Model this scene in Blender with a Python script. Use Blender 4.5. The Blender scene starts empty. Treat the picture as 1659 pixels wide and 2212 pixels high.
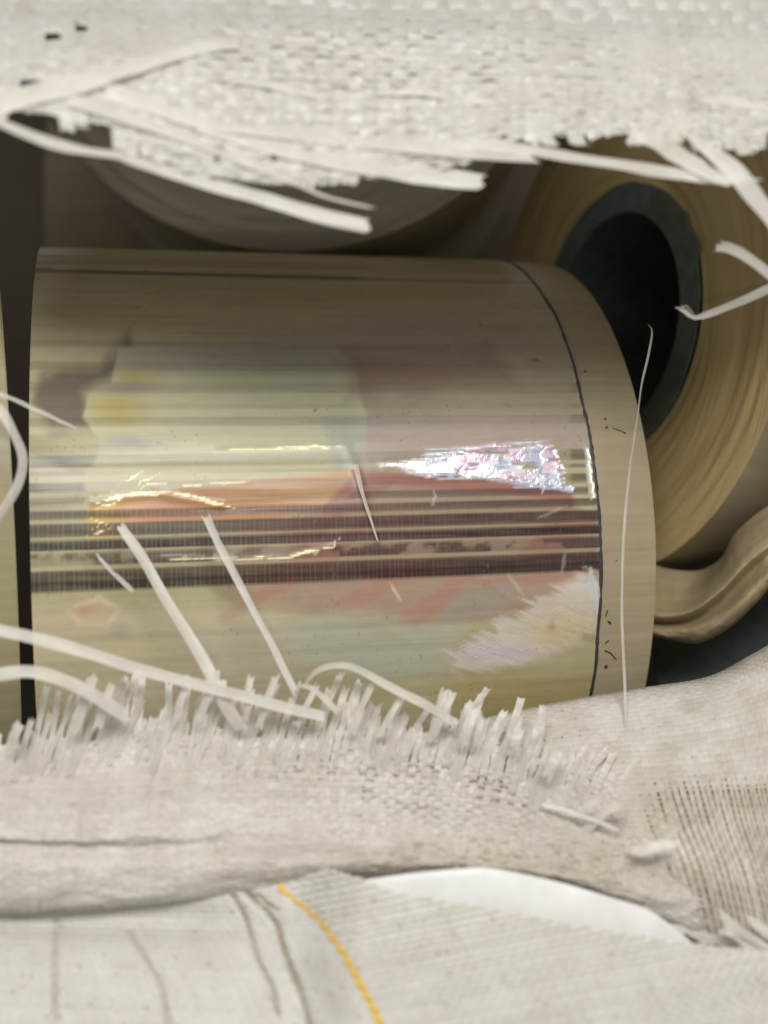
import bpy, math, random
import numpy as np
from mathutils import Vector

# ------------------------------------------------------------------ camera, light, exposure
K = 0.00025            # metres per layout unit
F = 2400.0             # camera distance (units) of the reference plane
SC = bpy.context.scene
ZO = 0.60              # height of the optical axis above the ground

cam_d = bpy.data.cameras.new('camera')
cam = bpy.data.objects.new('camera', cam_d)
SC.collection.objects.link(cam)
cam.location = (0, -F * K, ZO)
cam.rotation_euler = (math.radians(90), 0, 0)
cam_d.sensor_fit = 'HORIZONTAL'
cam_d.sensor_width = 24.0
cam_d.lens = 24.0 * F / 1659.0
cam_d.clip_start = 0.01
cam_d.clip_end = 50
cam_d.dof.use_dof = True
cam_d.dof.focus_distance = 0.605
cam_d.dof.aperture_fstop = 2.8
SC.camera = cam

world = bpy.data.worlds.new('World')
SC.world = world
world.use_nodes = True
wb = world.node_tree.nodes['Background']
wb.inputs[0].default_value = (1.0, 0.965, 0.90, 1)
wb.inputs[1].default_value = 0.25

def lamp(name, loc, target, sx, sy, power, col):
    l = bpy.data.lights.new(name, 'AREA')
    l.shape = 'RECTANGLE'; l.size = sx; l.size_y = sy
    l.energy = power; l.color = col
    o = bpy.data.objects.new(name, l)
    SC.collection.objects.link(o)
    o.location = loc
    o.rotation_euler = (Vector(target) - Vector(loc)).to_track_quat('-Z', 'Y').to_euler()
    return o
lamp('ceiling_lamp', (0.05, -1.10, ZO + 0.62), (0, 0, ZO - 0.02), 0.85, 0.34, 13.6, (1.0, 0.98, 0.94))

SC.view_settings.view_transform = 'Standard'
SC.view_settings.look = 'None'
SC.view_settings.gamma = 1.0
SC.view_settings.exposure = 0.20
SC.view_settings.use_curve_mapping = False
SC.render.engine = 'CYCLES'
SC.cycles.use_denoising = True
SC.cycles.max_bounces = 8
SC.cycles.transparent_max_bounces = 16
SC.cycles.sample_clamp_indirect = 6

rng = np.random.default_rng(7)
random.seed(7)

# ------------------------------------------------------------------ helpers
def P(u, v, d):
    """layout point (picture column, row, distance behind the reference plane) -> units"""
    u = np.asarray(u, float); v = np.asarray(v, float); d = np.asarray(d, float)
    s = (F + d) / F
    return np.stack([(u - 829.5) * s, d + 0 * s, (1106.0 - v) * s], -1)

def proj(X):
    s = F / (F + X[..., 1])
    return 829.5 + X[..., 0] * s, 1106.0 - X[..., 2] * s

def lin(c):
    c = np.asarray(c, float) / 255.0
    return np.where(c <= 0.04045, c / 12.92, ((c + 0.055) / 1.055) ** 2.4)

def ss(x, a, b):
    if a > b: x, a, b = -np.asarray(x, float), -a, -b
    t = np.clip((np.asarray(x, float) - a) / (b - a), 0, 1)
    return t * t * (3 - 2 * t)

def hash2(ix, iy, seed):
    n = (ix.astype(np.int64) * 374761393 + iy.astype(np.int64) * 668265263 + seed * 974634777) & 0x7fffffff
    n = ((n ^ (n >> 13)) * 1274126177) & 0x7fffffff
    n = n ^ (n >> 16)
    return (n & 0xffff) / 65535.0

def vnoise(x, y, seed=0):
    x = np.asarray(x, float); y = np.asarray(y, float)
    x, y = np.broadcast_arrays(x, y)
    ix = np.floor(x); iy = np.floor(y); fx = x - ix; fy = y - iy
    fx = fx * fx * (3 - 2 * fx); fy = fy * fy * (3 - 2 * fy)
    ix = ix.astype(np.int64); iy = iy.astype(np.int64)
    a = hash2(ix, iy, seed); b = hash2(ix + 1, iy, seed)
    c = hash2(ix, iy + 1, seed); d = hash2(ix + 1, iy + 1, seed)
    return (a * (1 - fx) + b * fx) * (1 - fy) + (c * (1 - fx) + d * fx) * fy

def fbm(x, y, seed=0, octv=4):
    r = 0; amp = 0.5; tot = 0
    for k in range(octv):
        r = r + amp * vnoise(np.asarray(x) * 2 ** k, np.asarray(y) * 2 ** k, seed + k * 17)
        tot += amp; amp *= 0.5
    return r / tot

def poly_mask(u, v, pts, soft):
    """1 inside the outline, soft edge"""
    pts = np.asarray(pts, float); n = len(pts)
    inside = np.zeros(u.shape, bool); dist = np.full(u.shape, 1e9)
    for i in range(n):
        x0, y0 = pts[i]; x1, y1 = pts[(i + 1) % n]
        c = ((y0 > v) != (y1 > v)) & (u < (x1 - x0) * (v - y0) / (y1 - y0 + 1e-9) + x0)
        inside ^= c
        dx, dy = x1 - x0, y1 - y0
        t = np.clip(((u - x0) * dx + (v - y0) * dy) / (dx * dx + dy * dy + 1e-9), 0, 1)
        dist = np.minimum(dist, np.hypot(u - x0 - t * dx, v - y0 - t * dy))
    sd = np.where(inside, dist, -dist)
    return ss(sd, -soft, soft)

def line_dist(u, v, pts):
    pts = np.asarray(pts, float); dist = np.full(np.shape(u), 1e9)
    for (x0, y0), (x1, y1) in zip(pts[:-1], pts[1:]):
        dx, dy = x1 - x0, y1 - y0
        t = np.clip(((u - x0) * dx + (v - y0) * dy) / (dx * dx + dy * dy + 1e-9), 0, 1)
        dist = np.minimum(dist, np.hypot(u - x0 - t * dx, v - y0 - t * dy))
    return dist

def spline(pts, n):
    """Catmull-Rom through the points, n samples evenly spread along it"""
    p = np.asarray(pts, float)
    q = np.vstack([2 * p[0] - p[1], p, 2 * p[-1] - p[-2]])
    out = []
    for i in range(len(p) - 1):
        t = np.linspace(0, 1, 24, endpoint=False)[:, None]
        a, b, c, d = q[i], q[i + 1], q[i + 2], q[i + 3]
        out.append(0.5 * (2 * b + (c - a) * t + (2 * a - 5 * b + 4 * c - d) * t ** 2 + (3 * b - a - 3 * c + d) * t ** 3))
    out = np.vstack(out + [p[-1:]])
    s = np.r_[0, np.cumsum(np.linalg.norm(np.diff(out, axis=0), axis=1))]
    x = np.linspace(0, s[-1], n)
    return np.stack([np.interp(x, s, out[:, k]) for k in range(out.shape[1])], -1)

def cr1(vals, t):
    """vals: (n, ...) control values, t: array in 0..n-1"""
    vals = np.asarray(vals, float); n = len(vals)
    t = np.clip(t, 0, n - 1 - 1e-6); i = np.floor(t).astype(int); f = t - i
    g = lambda k: vals[np.clip(k, 0, n - 1)]
    a, b, c, d = g(i - 1), g(i), g(i + 1), g(i + 2)
    if vals.ndim > 1:
        f = f[..., None]
    return 0.5 * (2 * b + (c - a) * f + (2 * a - 5 * b + 4 * c - d) * f ** 2 + (3 * b - a - 3 * c + d) * f ** 3)

class Grid:
    """smooth sheet through a grid of control points (rows x cols x uvd)"""
    def __init__(self, rows):
        self.g = np.asarray(rows, float); self.nr, self.nc = self.g.shape[:2]
    def __call__(self, a, b):     # a: column 0..1, b: row 0..1
        a, b = np.broadcast_arrays(np.asarray(a, float), np.asarray(b, float))
        tc = np.clip(a, 0, 1) * (self.nc - 1); tr = np.clip(b, 0, 1) * (self.nr - 1)
        i = np.clip(np.floor(tr).astype(int), 0, self.nr - 2); f = (tr - i)[..., None]
        j = np.clip(np.floor(tc).astype(int), 0, self.nc - 2); h = (tc - j)[..., None]
        def row(k):
            k = np.clip(k, 0, self.nr - 1)
            G = lambda m: self.g[k, np.clip(m, 0, self.nc - 1)]
            A, B, C, D = G(j - 1), G(j), G(j + 1), G(j + 2)
            return 0.5 * (2 * B + (C - A) * h + (2 * A - 5 * B + 4 * C - D) * h ** 2 + (3 * B - A - 3 * C + D) * h ** 3)
        A, B, C, D = row(i - 1), row(i), row(i + 1), row(i + 2)
        return 0.5 * (2 * B + (C - A) * f + (2 * A - 5 * B + 4 * C - D) * f ** 2 + (3 * B - A - 3 * C + D) * f ** 3)

def W(X):
    X = np.asarray(X, float) * K
    return X + np.array([0, 0, ZO])

def root(name, base, label, cat, group=None):
    o = bpy.data.objects.new(name, None)
    SC.collection.objects.link(o)
    o.empty_display_size = 0.02
    o.location = W(np.asarray(base, float))
    o['label'] = label; o['category'] = cat
    if group: o['group'] = group
    return o

def mesh_obj(name, X, faces, mat, parent=None, smooth=True, cols=None, floats=None, vecs=None, kind=None, label=None):
    """X in units; linked as one mesh object"""
    V = W(X)
    org = np.array(parent.matrix_basis.translation) if parent is not None else V.mean(0)
    if parent is not None and parent.parent is not None:
        org = org + np.array(parent.parent.matrix_basis.translation)
    me = bpy.data.meshes.new(name)
    me.from_pydata([tuple(r) for r in (V - org)], [], faces)
    if smooth:
        me.polygons.foreach_set('use_smooth', np.ones(len(me.polygons), bool))
    for k, c in (cols or {}).items():
        at = me.attributes.new(k, 'FLOAT_COLOR', 'POINT')
        c4 = np.ones((len(V), 4), np.float32); c4[:, :3] = c
        at.data.foreach_set('color', c4.ravel())
    for k, c in (floats or {}).items():
        at = me.attributes.new(k, 'FLOAT', 'POINT'); at.data.foreach_set('value', np.asarray(c, np.float32).ravel())
    for k, c in (vecs or {}).items():
        at = me.attributes.new(k, 'FLOAT_VECTOR', 'POINT'); at.data.foreach_set('vector', np.asarray(c, np.float32).ravel())
    me.materials.append(mat); me.update()
    o = bpy.data.objects.new(name, me)
    SC.collection.objects.link(o)
    if parent is None: o.location = org
    else: o.parent = parent
    if kind: o['kind'] = kind
    if label: o['label'] = label
    return o

def grid_faces(nr, nc, off=0, wrap=False):
    r = np.arange(nr - 1)[:, None]; c = np.arange(nc if wrap else nc - 1)[None, :]
    c2 = (c + 1) % nc
    f = np.stack([r * nc + c, r * nc + c2, (r + 1) * nc + c2, (r + 1) * nc + c], -1).reshape(-1, 4) + off
    return f.tolist()

# ------------------------------------------------------------------ materials
class NT:
    def __init__(self, name):
        self.m = bpy.data.materials.new(name); self.m.use_nodes = True
        self.t = self.m.node_tree; self.n = self.t.nodes
        self.b = self.n['Principled BSDF']; self.out = self.n['Material Output']
    def add(self, typ, **kw):
        x = self.n.new(typ)
        for k, v in kw.items():
            if k.startswith('i_'):
                key = k[2:]; x.inputs[int(key) if key.isdigit() else key.replace('_', ' ')].default_value = v
            else: setattr(x, k, v)
        return x
    def link(self, a, b): self.t.links.new(a, b)
    def attr(self, name): return self.add('ShaderNodeAttribute', attribute_name=name)
    def noise(self, vec, scale, detail=4, rough=0.5, mapscale=None):
        n = self.add('ShaderNodeTexNoise'); n.inputs['Scale'].default_value = scale
        n.inputs['Detail'].default_value = detail; n.inputs['Roughness'].default_value = rough
        if mapscale is not None:
            mp = self.add('ShaderNodeMapping'); mp.inputs['Scale'].default_value = mapscale
            self.link(vec, mp.inputs['Vector']); vec = mp.outputs['Vector']
        self.link(vec, n.inputs['Vector']); return n
    def ramp(self, fac, stops):
        r = self.add('ShaderNodeValToRGB'); e = r.color_ramp.elements
        while len(e) < len(stops): e.new(0.5)
        for k, (p, c) in zip(e, stops):
            k.position = p; k.color = (*c, 1) if len(c) == 3 else c
        self.link(fac, r.inputs['Fac']); return r
    def mix(self, fac, a, b, blend='MIX'):
        m = self.add('ShaderNodeMix', data_type='RGBA', blend_type=blend)
        for s, x in ((m.inputs[0], fac), (m.inputs[6], a), (m.inputs[7], b)):
            if hasattr(x, 'links'): self.link(x, s)
            else: s.default_value = x if not isinstance(x, tuple) or len(x) == 4 else (*x, 1)
        return m.outputs[2]
    def bump(self, h, strength, dist=0.001, prev=None):
        b = self.add('ShaderNodeBump'); b.inputs['Strength'].default_value = strength
        b.inputs['Distance'].default_value = dist
        self.link(h, b.inputs['Height'])
        if prev is not None: self.link(prev, b.inputs['Normal'])
        return b.outputs['Normal']

def fabric_mat(name, base, rough=0.42, transl=0.22, clear=0.0):
    """polypropylene tape: base colour, fibre streaks along it, a little light through"""
    t = NT(name)
    uv = t.attr('tuv'); tint = t.attr('tint')
    fib = t.noise(uv.outputs['Vector'], 1.0, 5, 0.6, (9.0, 0.035, 1.0))
    geo = t.add('ShaderNodeNewGeometry')
    blot = t.noise(geo.outputs['Position'], 55, 4, 0.55)
    c0 = t.ramp(fib.outputs['Fac'], [(0.25, tuple(x * 0.88 for x in base)), (0.75, tuple(min(1, x * 1.10) for x in base))])
    c1 = t.ramp(blot.outputs['Fac'], [(0.3, (0.90, 0.885, 0.86)), (0.7, (1.0, 1.0, 1.0))])
    col = t.mix(1.0, c0.outputs['Color'], c1.outputs['Color'], 'MULTIPLY')
    col = t.mix(1.0, col, tint.outputs['Color'], 'MULTIPLY')
    t.link(col, t.b.inputs['Base Color'])
    t.b.inputs['Roughness'].default_value = rough
    t.b.inputs['Specular IOR Level'].default_value = 0.45
    nrm = t.bump(fib.outputs['Fac'], 0.35, 0.0006)
    t.link(nrm, t.b.inputs['Normal'])
    tr = t.add('ShaderNodeBsdfTranslucent'); t.link(col, tr.inputs['Color'])
    mx = t.add('ShaderNodeMixShader'); mx.inputs[0].default_value = transl
    t.link(t.b.outputs[0], mx.inputs[1]); t.link(tr.outputs[0], mx.inputs[2])
    sur = mx.outputs[0]
    if clear:
        tp = t.add('ShaderNodeBsdfTransparent'); m2 = t.add('ShaderNodeMixShader'); m2.inputs[0].default_value = clear
        t.link(sur, m2.inputs[1]); t.link(tp.outputs[0], m2.inputs[2]); sur = m2.outputs[0]
    t.link(sur, t.out.inputs['Surface'])
    return t.m

def film_mat(name, base, rough=0.38, spec=0.4, streak=0.12):
    """side of a wound roll: faint bands along the roll, scuffs"""
    t = NT(name)
    cv = t.attr('cyl')          # x along the roll, y round it (units)
    s1 = t.noise(cv.outputs['Vector'], 1.0, 5, 0.6, (0.0012, 0.03, 1.0))
    s2 = t.noise(cv.outputs['Vector'], 0.008, 5, 0.6)
    a = tuple(x * (1 - streak) for x in base); b = tuple(x * (1 + streak) for x in base)
    c0 = t.ramp(s1.outputs['Fac'], [(0.3, a), (0.7, b)])
    c1 = t.ramp(s2.outputs['Fac'], [(0.3, (0.88, 0.87, 0.86)), (0.7, (1.0, 1.0, 1.0))])
    col = t.mix(1.0, c0.outputs['Color'], c1.outputs['Color'], 'MULTIPLY')
    tint = t.attr('tint'); col = t.mix(1.0, col, tint.outputs['Color'], 'MULTIPLY')
    t.link(col, t.b.inputs['Base Color'])
    t.b.inputs['Roughness'].default_value = rough
    t.b.inputs['Specular IOR Level'].default_value = spec
    t.link(t.bump(s1.outputs['Fac'], 0.10, 0.002), t.b.inputs['Normal'])
    return t.m

def face_mat(name, base):
    """end of a wound roll: layer edges as fine rings, uneven winding"""
    t = NT(name)
    cv = t.attr('cyl')          # x = radius, y = arc length
    r1 = t.noise(cv.outputs['Vector'], 1.0, 6, 0.65, (0.05, 0.0012, 1.0))
    r2 = t.noise(cv.outputs['Vector'], 1.0, 4, 0.6, (0.006, 0.004, 1.0))
    c0 = t.ramp(r1.outputs['Fac'], [(0.28, tuple(x * 0.955 for x in base)), (0.72, tuple(x * 1.03 for x in base))])
    c1 = t.ramp(r2.outputs['Fac'], [(0.3, (0.86, 0.83, 0.78)), (0.7, (1.0, 1.0, 1.0))])
    col = t.mix(1.0, c0.outputs['Color'], c1.outputs['Color'], 'MULTIPLY')
    t.link(col, t.b.inputs['Base Color'])
    t.b.inputs['Roughness'].default_value = 0.5
    t.b.inputs['Specular IOR Level'].default_value = 0.35
    n = t.bump(r1.outputs['Fac'], 0.12, 0.002)
    t.link(t.bump(r2.outputs['Fac'], 0.4, 0.006, n), t.b.inputs['Normal'])
    return t.m

def tube_mat(name, base):
    t = NT(name)
    geo = t.add('ShaderNodeNewGeometry')
    s = t.noise(geo.outputs['Position'], 120, 5, 0.6)
    c = t.ramp(s.outputs['Fac'], [(0.3, tuple(x * 0.75 for x in base)), (0.7, tuple(x * 1.25 for x in base))])
    t.link(c.outputs['Color'], t.b.inputs['Base Color'])
    t.b.inputs['Roughness'].default_value = 0.6
    t.link(t.bump(s.outputs['Fac'], 0.25, 0.001), t.b.inputs['Normal'])
    return t.m

def printed_mat():
    """clear glossy film with a colour print, some of it on metal foil"""
    t = NT('printed_film')
    cv = t.attr('cyl'); col = t.attr('print'); foil = t.attr('foil')
    st = t.noise(cv.outputs['Vector'], 1.0, 6, 0.6, (0.0015, 0.055, 1.0))
    cr = t.noise(cv.outputs['Vector'], 1.0, 1.5, 0.5, (0.009, 0.02, 1.0))
    sh = t.add('ShaderNodeTexVoronoi'); sh.inputs['Scale'].default_value = 1.0
    mp = t.add('ShaderNodeMapping'); mp.inputs['Scale'].default_value = (0.013, 0.03, 1.0)
    t.link(cv.outputs['Vector'], mp.inputs['Vector'])
    ad = t.add('ShaderNodeVectorMath', operation='ADD')
    sc = t.add('ShaderNodeVectorMath', operation='SCALE'); sc.inputs['Scale'].default_value = 0.9
    t.link(cr.outputs['Color'], sc.inputs[0]); t.link(mp.outputs['Vector'], ad.inputs[0]); t.link(sc.outputs['Vector'], ad.inputs[1])
    t.link(ad.outputs['Vector'], sh.inputs['Vector'])
    c1 = t.ramp(st.outputs['Fac'], [(0.3, (0.88, 0.87, 0.85)), (0.7, (1.0, 1.0, 1.0))])
    base = t.mix(1.0, col.outputs['Color'], c1.outputs['Color'], 'MULTIPLY')
    # hologram foil: each facet has its own hue
    hs = t.add('ShaderNodeHueSaturation'); hs.inputs['Saturation'].default_value = 0.55
    hs.inputs['Value'].default_value = 1.0
    t.link(sh.outputs['Color'], hs.inputs['Color'])
    foilc = t.mix(0.25, (0.93, 0.93, 0.95, 1), hs.outputs['Color'])
    foilc = t.mix(0.45, foilc, col.outputs['Color'])
    base2 = t.mix(foil.outputs['Fac'], base, foilc)
    t.link(base2, t.b.inputs['Base Color'])
    mm = t.add('ShaderNodeMath', operation='MULTIPLY'); mm.inputs[1].default_value = 0.85
    t.link(foil.outputs['Fac'], mm.inputs[0]); t.link(mm.outputs[0], t.b.inputs['Metallic'])
    rr = t.add('ShaderNodeMapRange'); rr.inputs['To Min'].default_value = 0.42; rr.inputs['To Max'].default_value = 0.36
    t.link(foil.outputs['Fac'], rr.inputs['Value']); t.link(rr.outputs[0], t.b.inputs['Roughness'])
    t.b.inputs['Specular IOR Level'].default_value = 0.35
    t.b.inputs['Coat Weight'].default_value = 0.24
    t.b.inputs['Coat Roughness'].default_value = 0.16
    n1 = t.bump(st.outputs['Fac'], 0.06, 0.003)
    hm = t.add('ShaderNodeMath', operation='MULTIPLY'); t.link(cr.outputs['Fac'], hm.inputs[0]); t.link(foil.outputs['Fac'], hm.inputs[1])
    n2 = t.bump(hm.outputs[0], 0.3, 0.004, n1)
    t.link(n2, t.b.inputs['Normal'])
    t.link(n1, t.b.inputs['Coat Normal'])
    return t.m

M_FAB = fabric_mat('woven_tape_white', (0.78, 0.755, 0.705), 0.34)
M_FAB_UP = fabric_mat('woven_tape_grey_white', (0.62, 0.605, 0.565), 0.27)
M_STR = fabric_mat('loose_tape_white', (0.86, 0.845, 0.81), 0.30, 0.25, 0.20)
M_SHEET = fabric_mat('woven_sheet_white', (0.73, 0.72, 0.665), 0.42, 0.15)
M_YEL = fabric_mat('woven_tape_yellow', (0.85, 0.56, 0.07), 0.45, 0.1)
M_WHITE = fabric_mat('white_liner', (0.93, 0.94, 0.95), 0.5, 0.1)
M_BODY = film_mat('wound_film_beige', (0.38, 0.32, 0.21))
M_BODY_UP = film_mat('wound_film_taupe', (0.45, 0.40, 0.31))
M_BODY_L = film_mat('wound_film_olive', (0.38, 0.335, 0.20))
M_FACE = face_mat('roll_end_tan', (0.62, 0.49, 0.255))
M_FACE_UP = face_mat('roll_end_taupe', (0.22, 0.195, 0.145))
M_LOOSE = film_mat('loose_film_tan', (0.42, 0.345, 0.21), 0.30, 0.5, 0.2)
M_TUBE = tube_mat('core_tube_grey_green', (0.11, 0.135, 0.125))
M_EDGE = tube_mat('film_edge_dark', (0.035, 0.036, 0.045))
M_PRINT = printed_mat()
M_INNER = fabric_mat('inner_layer_tan', (0.60, 0.52, 0.40), 0.5, 0.1)
M_BOARD = tube_mat('board_dark', (0.10, 0.085, 0.06))

# ------------------------------------------------------------------ setting
def slab(name, x0, x1, y0, y1, z0, z1, mat):
    X = np.array([[x, y, z] for z in (z0, z1) for y in (y0, y1) for x in (x0, x1)], float)
    f = [(0, 2, 3, 1), (4, 5, 7, 6), (0, 1, 5, 4), (2, 6, 7, 3), (0, 4, 6, 2), (1, 3, 7, 5)]
    o = mesh_obj(name, X, f, mat, smooth=False); o['kind'] = 'structure'; return o
slab('floor', -3000, 3000, -60, 4000, -1010, -950, M_BOARD)
slab('back_wall', -3000, 3000, 3940, 4000, -949, 2600, M_BOARD)

# ------------------------------------------------------------------ rolls of film
def frame_of(th, ph):
    a = np.array([math.cos(th) * math.cos(ph), math.sin(th) * math.cos(ph), math.sin(ph)])
    n = np.array([math.sin(th), -math.cos(th), 0.0])
    u = np.cross(a, n); u = u if u[2] > 0 else -u
    return a, n, u

def ring(C, a, n, u, x, R, phi):
    x = np.asarray(x, float); R = np.asarray(R, float)
    return (C + a * x[..., None] + R[..., None] * (np.cos(phi)[..., None] * n + np.sin(phi)[..., None] * u))

def roll_body(parent, C, a, n, u, x0, x1, R, mat, name='wound_film', seg=160, nx=24, wob=1.5, tintf=None):
    phi = np.linspace(0, 2 * np.pi, seg, endpoint=False)
    x = np.linspace(x0, x1, nx)
    XX, PH = np.meshgrid(x, phi, indexing='ij')
    RR = R + wob * (vnoise(np.cos(PH) * 2 + 9, np.sin(PH) * 2 + XX * 0.004, 3) - 0.5) * 2
    # a slightly rounded shoulder at both ends
    RR = RR - 6.0 * (np.exp(-(XX - x0) / 5.0) + np.exp(-(x1 - XX) / 5.0))
    X = ring(C, a, n, u, XX, RR, PH).reshape(-1, 3)
    cyl = np.stack([XX, PH * R, 0 * XX], -1).reshape(-1, 3)
    tint = np.ones((len(X), 3)) if tintf is None else tintf(XX.ravel(), PH.ravel(), X)
    return mesh_obj(name, X, grid_faces(nx, seg, wrap=True), mat, parent, vecs={'cyl': cyl}, cols={'tint': tint})

def roll_face(parent, C, a, n, u, x, R0, R1, mat, name='end_face', seg=160, nr=40, amp=2.0, sign=1):
    phi = np.linspace(0, 2 * np.pi, seg, endpoint=False)
    r = np.linspace(R0, R1, nr)
    RR, PH = np.meshgrid(r, phi, indexing='ij')
    off = amp * (vnoise(RR * 0.05, np.cos(PH) * 1.5 + 5, 11) - 0.5) * 2
    X = ring(C, a, n, u, x + sign * off, RR, PH).reshape(-1, 3)
    cyl = np.stack([RR, PH * RR, 0 * RR], -1).reshape(-1, 3)
    return mesh_obj(name, X, grid_faces(nr, seg, wrap=True), mat, parent, vecs={'cyl': cyl}, cols={'tint': np.ones((len(X), 3))})

def core_tube(parent, C, a, n, u, x0, x1, Ri, Ro, mat, name='core_tube', seg=96, chips=None):
    phi = np.linspace(0, 2 * np.pi, seg, endpoint=False)
    prof = [(x0 + 3, Ro), (x0, Ro - 4), (x0, Ri + 4), (x0 + 4, Ri), ((x0 + x1) / 2, Ri), (x1 - 4, Ri), (x1, Ri + 4), (x1, Ro - 4), (x1 - 3, Ro)]
    X = []
    for k, (px, pr) in enumerate(prof):
        r = np.full(seg, float(pr)); xx = np.full(seg, float(px))
        if k in (0, 1) and chips is not None: r = r + chips(phi)
        X.append(ring(C, a, n, u, xx, r, phi))
    X = np.concatenate(X)
    return mesh_obj(name, X, grid_faces(len(prof), seg, wrap=True), mat, parent, smooth=False)

# ---- the printed roll in the middle
RC, RR_, TH, PHI = np.array([0.0, 818.0, -100.0]), 818.0, 0.235, 0.025
A_, N_, U_ = frame_of(TH, PHI)
XL, XD, XO = -919.0, 305.0, 444.0
main = root('film_roll', RC - np.array([0, 0, RR_ + 2]), 'wide film roll with glossy striped colour print lying in the torn opening', 'film roll', 'rolls of packaging film inside the sack')

def spots(xs, phs, X):
    pu, pv = proj(X); t = np.ones((len(X), 3))
    return t
roll_body(main, RC, A_, N_, U_, XL, XO, RR_ - 3, M_BODY, tintf=None)
for sx, sg in ((XL + 2, -1), (XO - 2, 1)):
    roll_face(main, RC, A_, N_, U_, sx, 385, RR_ - 8, M_FACE, sign=sg)
core_tube(main, RC, A_, N_, U_, XL - 2, XO + 2, 303, 385, M_TUBE)

def printed_film():
    nx = 460
    phf = np.radians(np.linspace(-62, 100, 520)); phb = np.radians(np.linspace(100, 298, 60))[1:]
    phi = np.r_[phf, phb]
    x = np.linspace(XL + 1, XD, nx)
    XX, PH = np.meshgrid(x, phi, indexing='ij')
    low = 2.0 * (vnoise(XX * 0.002, PH * 14, 5) - 0.5) + 1.2 * (vnoise(XX * 0.004 + 3, PH * 40, 6) - 0.5)
    # buckled wrinkles in the film: shallow long facets
    crease = 0.0
    X0 = ring(RC, A_, N_, U_, XX, np.full(XX.shape, RR_), PH)
    u, v = proj(X0)
    for pts, h, w in ((((480, 1092), (330, 1066), (200, 1085)), 2.2, 7), (((540, 1040), (390, 1048)), 0.4, 6),
                      (((750, 966), (470, 974)), 1.2, 8), (((768, 1005), (790, 1090), (815, 1165)), 2.0, 6),
                      (((700, 880), (760, 990), (790, 1080)), 0.7, 12), (((830, 1000), (1000, 985), (1200, 960)), 1.8, 9),
                      (((1050, 1250), (1120, 1310)), 1.5, 6), (((350, 1206), (620, 1205), (720, 1180)), 1.6, 6),
                      (((110, 575), (600, 590), (1080, 602)), -2.5, 5)):
        crease = crease + h * np.exp(-(line_dist(u, v, pts) / w) ** 2)
    X = ring(RC, A_, N_, U_, XX, RR_ + low + crease, PH)
    # ------- what is printed on it
    vl = proj(ring(RC, A_, N_, U_, np.full(PH.shape, XL + 30.0), np.full(PH.shape, RR_), PH))[1]   # row of this line at the left end
    vl = np.where(PH < math.radians(100), vl, -500)
    n1 = fbm(u / 90, v / 90, 1); n2 = fbm(u / 22, v / 9, 2); n3 = fbm(u / 260, v / 14, 4); n4 = fbm(u / 10, v / 10, 8)
    wu = u + 26 * (n1 - 0.5) * 2; wv = v + 20 * (fbm(u / 70 + 7, v / 50, 9) - 0.5) * 2
    C = np.empty(u.shape + (3,)); C[:] = lin((176, 168, 134))
    foil = np.zeros(u.shape)
    def lay(col, m):
        nonlocal C
        m = np.clip(m, 0, 1)[..., None]; C = C * (1 - m) + lin(col) * m
    # faint brown towards the top, a greyer field and a dark smear below
    lay((160, 146, 114), ss(-v, -760, -640) * 0.5)
    lay((164, 152, 134), poly_mask(wu, wv, [(280, 742), (560, 700), (1080, 690), (1240, 760), (1262, 905), (760, 905), (700, 750)], 22) * 0.75)
    lay((88, 82, 72), poly_mask(wu, wv, [(70, 880), (100, 815), (210, 790), (260, 720), (290, 780), (180, 850), (190, 930), (110, 930)], 20) * 0.85)
    # green-yellow picture field
    gy = [(250, 752), (700, 742), (765, 790), (795, 905), (800, 1010), (770, 1060), (690, 1105), (560, 1128), (210, 1165), (184, 1130), (184, 1030), (215, 965), (178, 900), (192, 850), (240, 828)]
    mg = poly_mask(wu * 0.4 + u * 0.6, wv * 0.4 + v * 0.6, gy, 7)
    lay((184, 184, 154), mg)
    lay((158, 153, 138), mg * ss(-v, -830, -780) * 0.8)
    lay((176, 162, 100), mg * np.exp(-((u - 250) / 75) ** 2 - ((v - 885) / 45) ** 2) * 1.0)
    lay((172, 160, 104), mg * np.exp(-((u - 290) / 50) ** 2 - ((v - 815) / 26) ** 2) * 0.8)
    lay((150, 150, 150), mg * np.exp(-((u - 285) / 60) ** 2 - ((v - 955) / 15) ** 2) * 0.7)
    lay((150, 142, 140), mg * np.exp(-((u - 265) / 70) ** 2 - ((v - 838) / 11) ** 2) * 0.7)
    lay((170, 164, 122), mg * ss(v, 960, 1010) * 0.7)
    # bluish seam
    lay((142, 150, 156), poly_mask(wu, v, [(700, 900), (930, 895), (930, 915), (800, 930), (812, 1010), (735, 1010)], 14) * 0.42)
    # orange band
    og = [(186, 1098), (270, 1078), (335, 1062), (480, 1046), (785, 1014), (770, 1052), (700, 1100), (590, 1124), (330, 1128), (255, 1160), (190, 1162)]
    mo = poly_mask(u + 8 * (n2 - .5), wv * 0.3 + v * 0.7, og, 5)
    lay((186, 142, 94), mo * 0.85)
    lay((178, 118, 78), mo * ss(n3, 0.45, 0.62) * 0.75)
    lay((226, 200, 100), mo * ss(-u, -340, -190) * 0.65)
    lay((222, 160, 128), mo * np.exp(-((u - 300) / 60) ** 2 - ((v - 1105) / 22) ** 2) * 0.7)
    # lavender field upper right and red ground
    lay((172, 156, 150), poly_mask(wu, v, [(800, 905), (1262, 905), (1285, 985), (1150, 950), (900, 985), (800, 1010)], 12) * 0.8)
    lay((132, 92, 82), poly_mask(wu, wv, [(740, 760), (1060, 755), (1120, 830), (760, 850)], 30) * 0.50)
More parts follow.
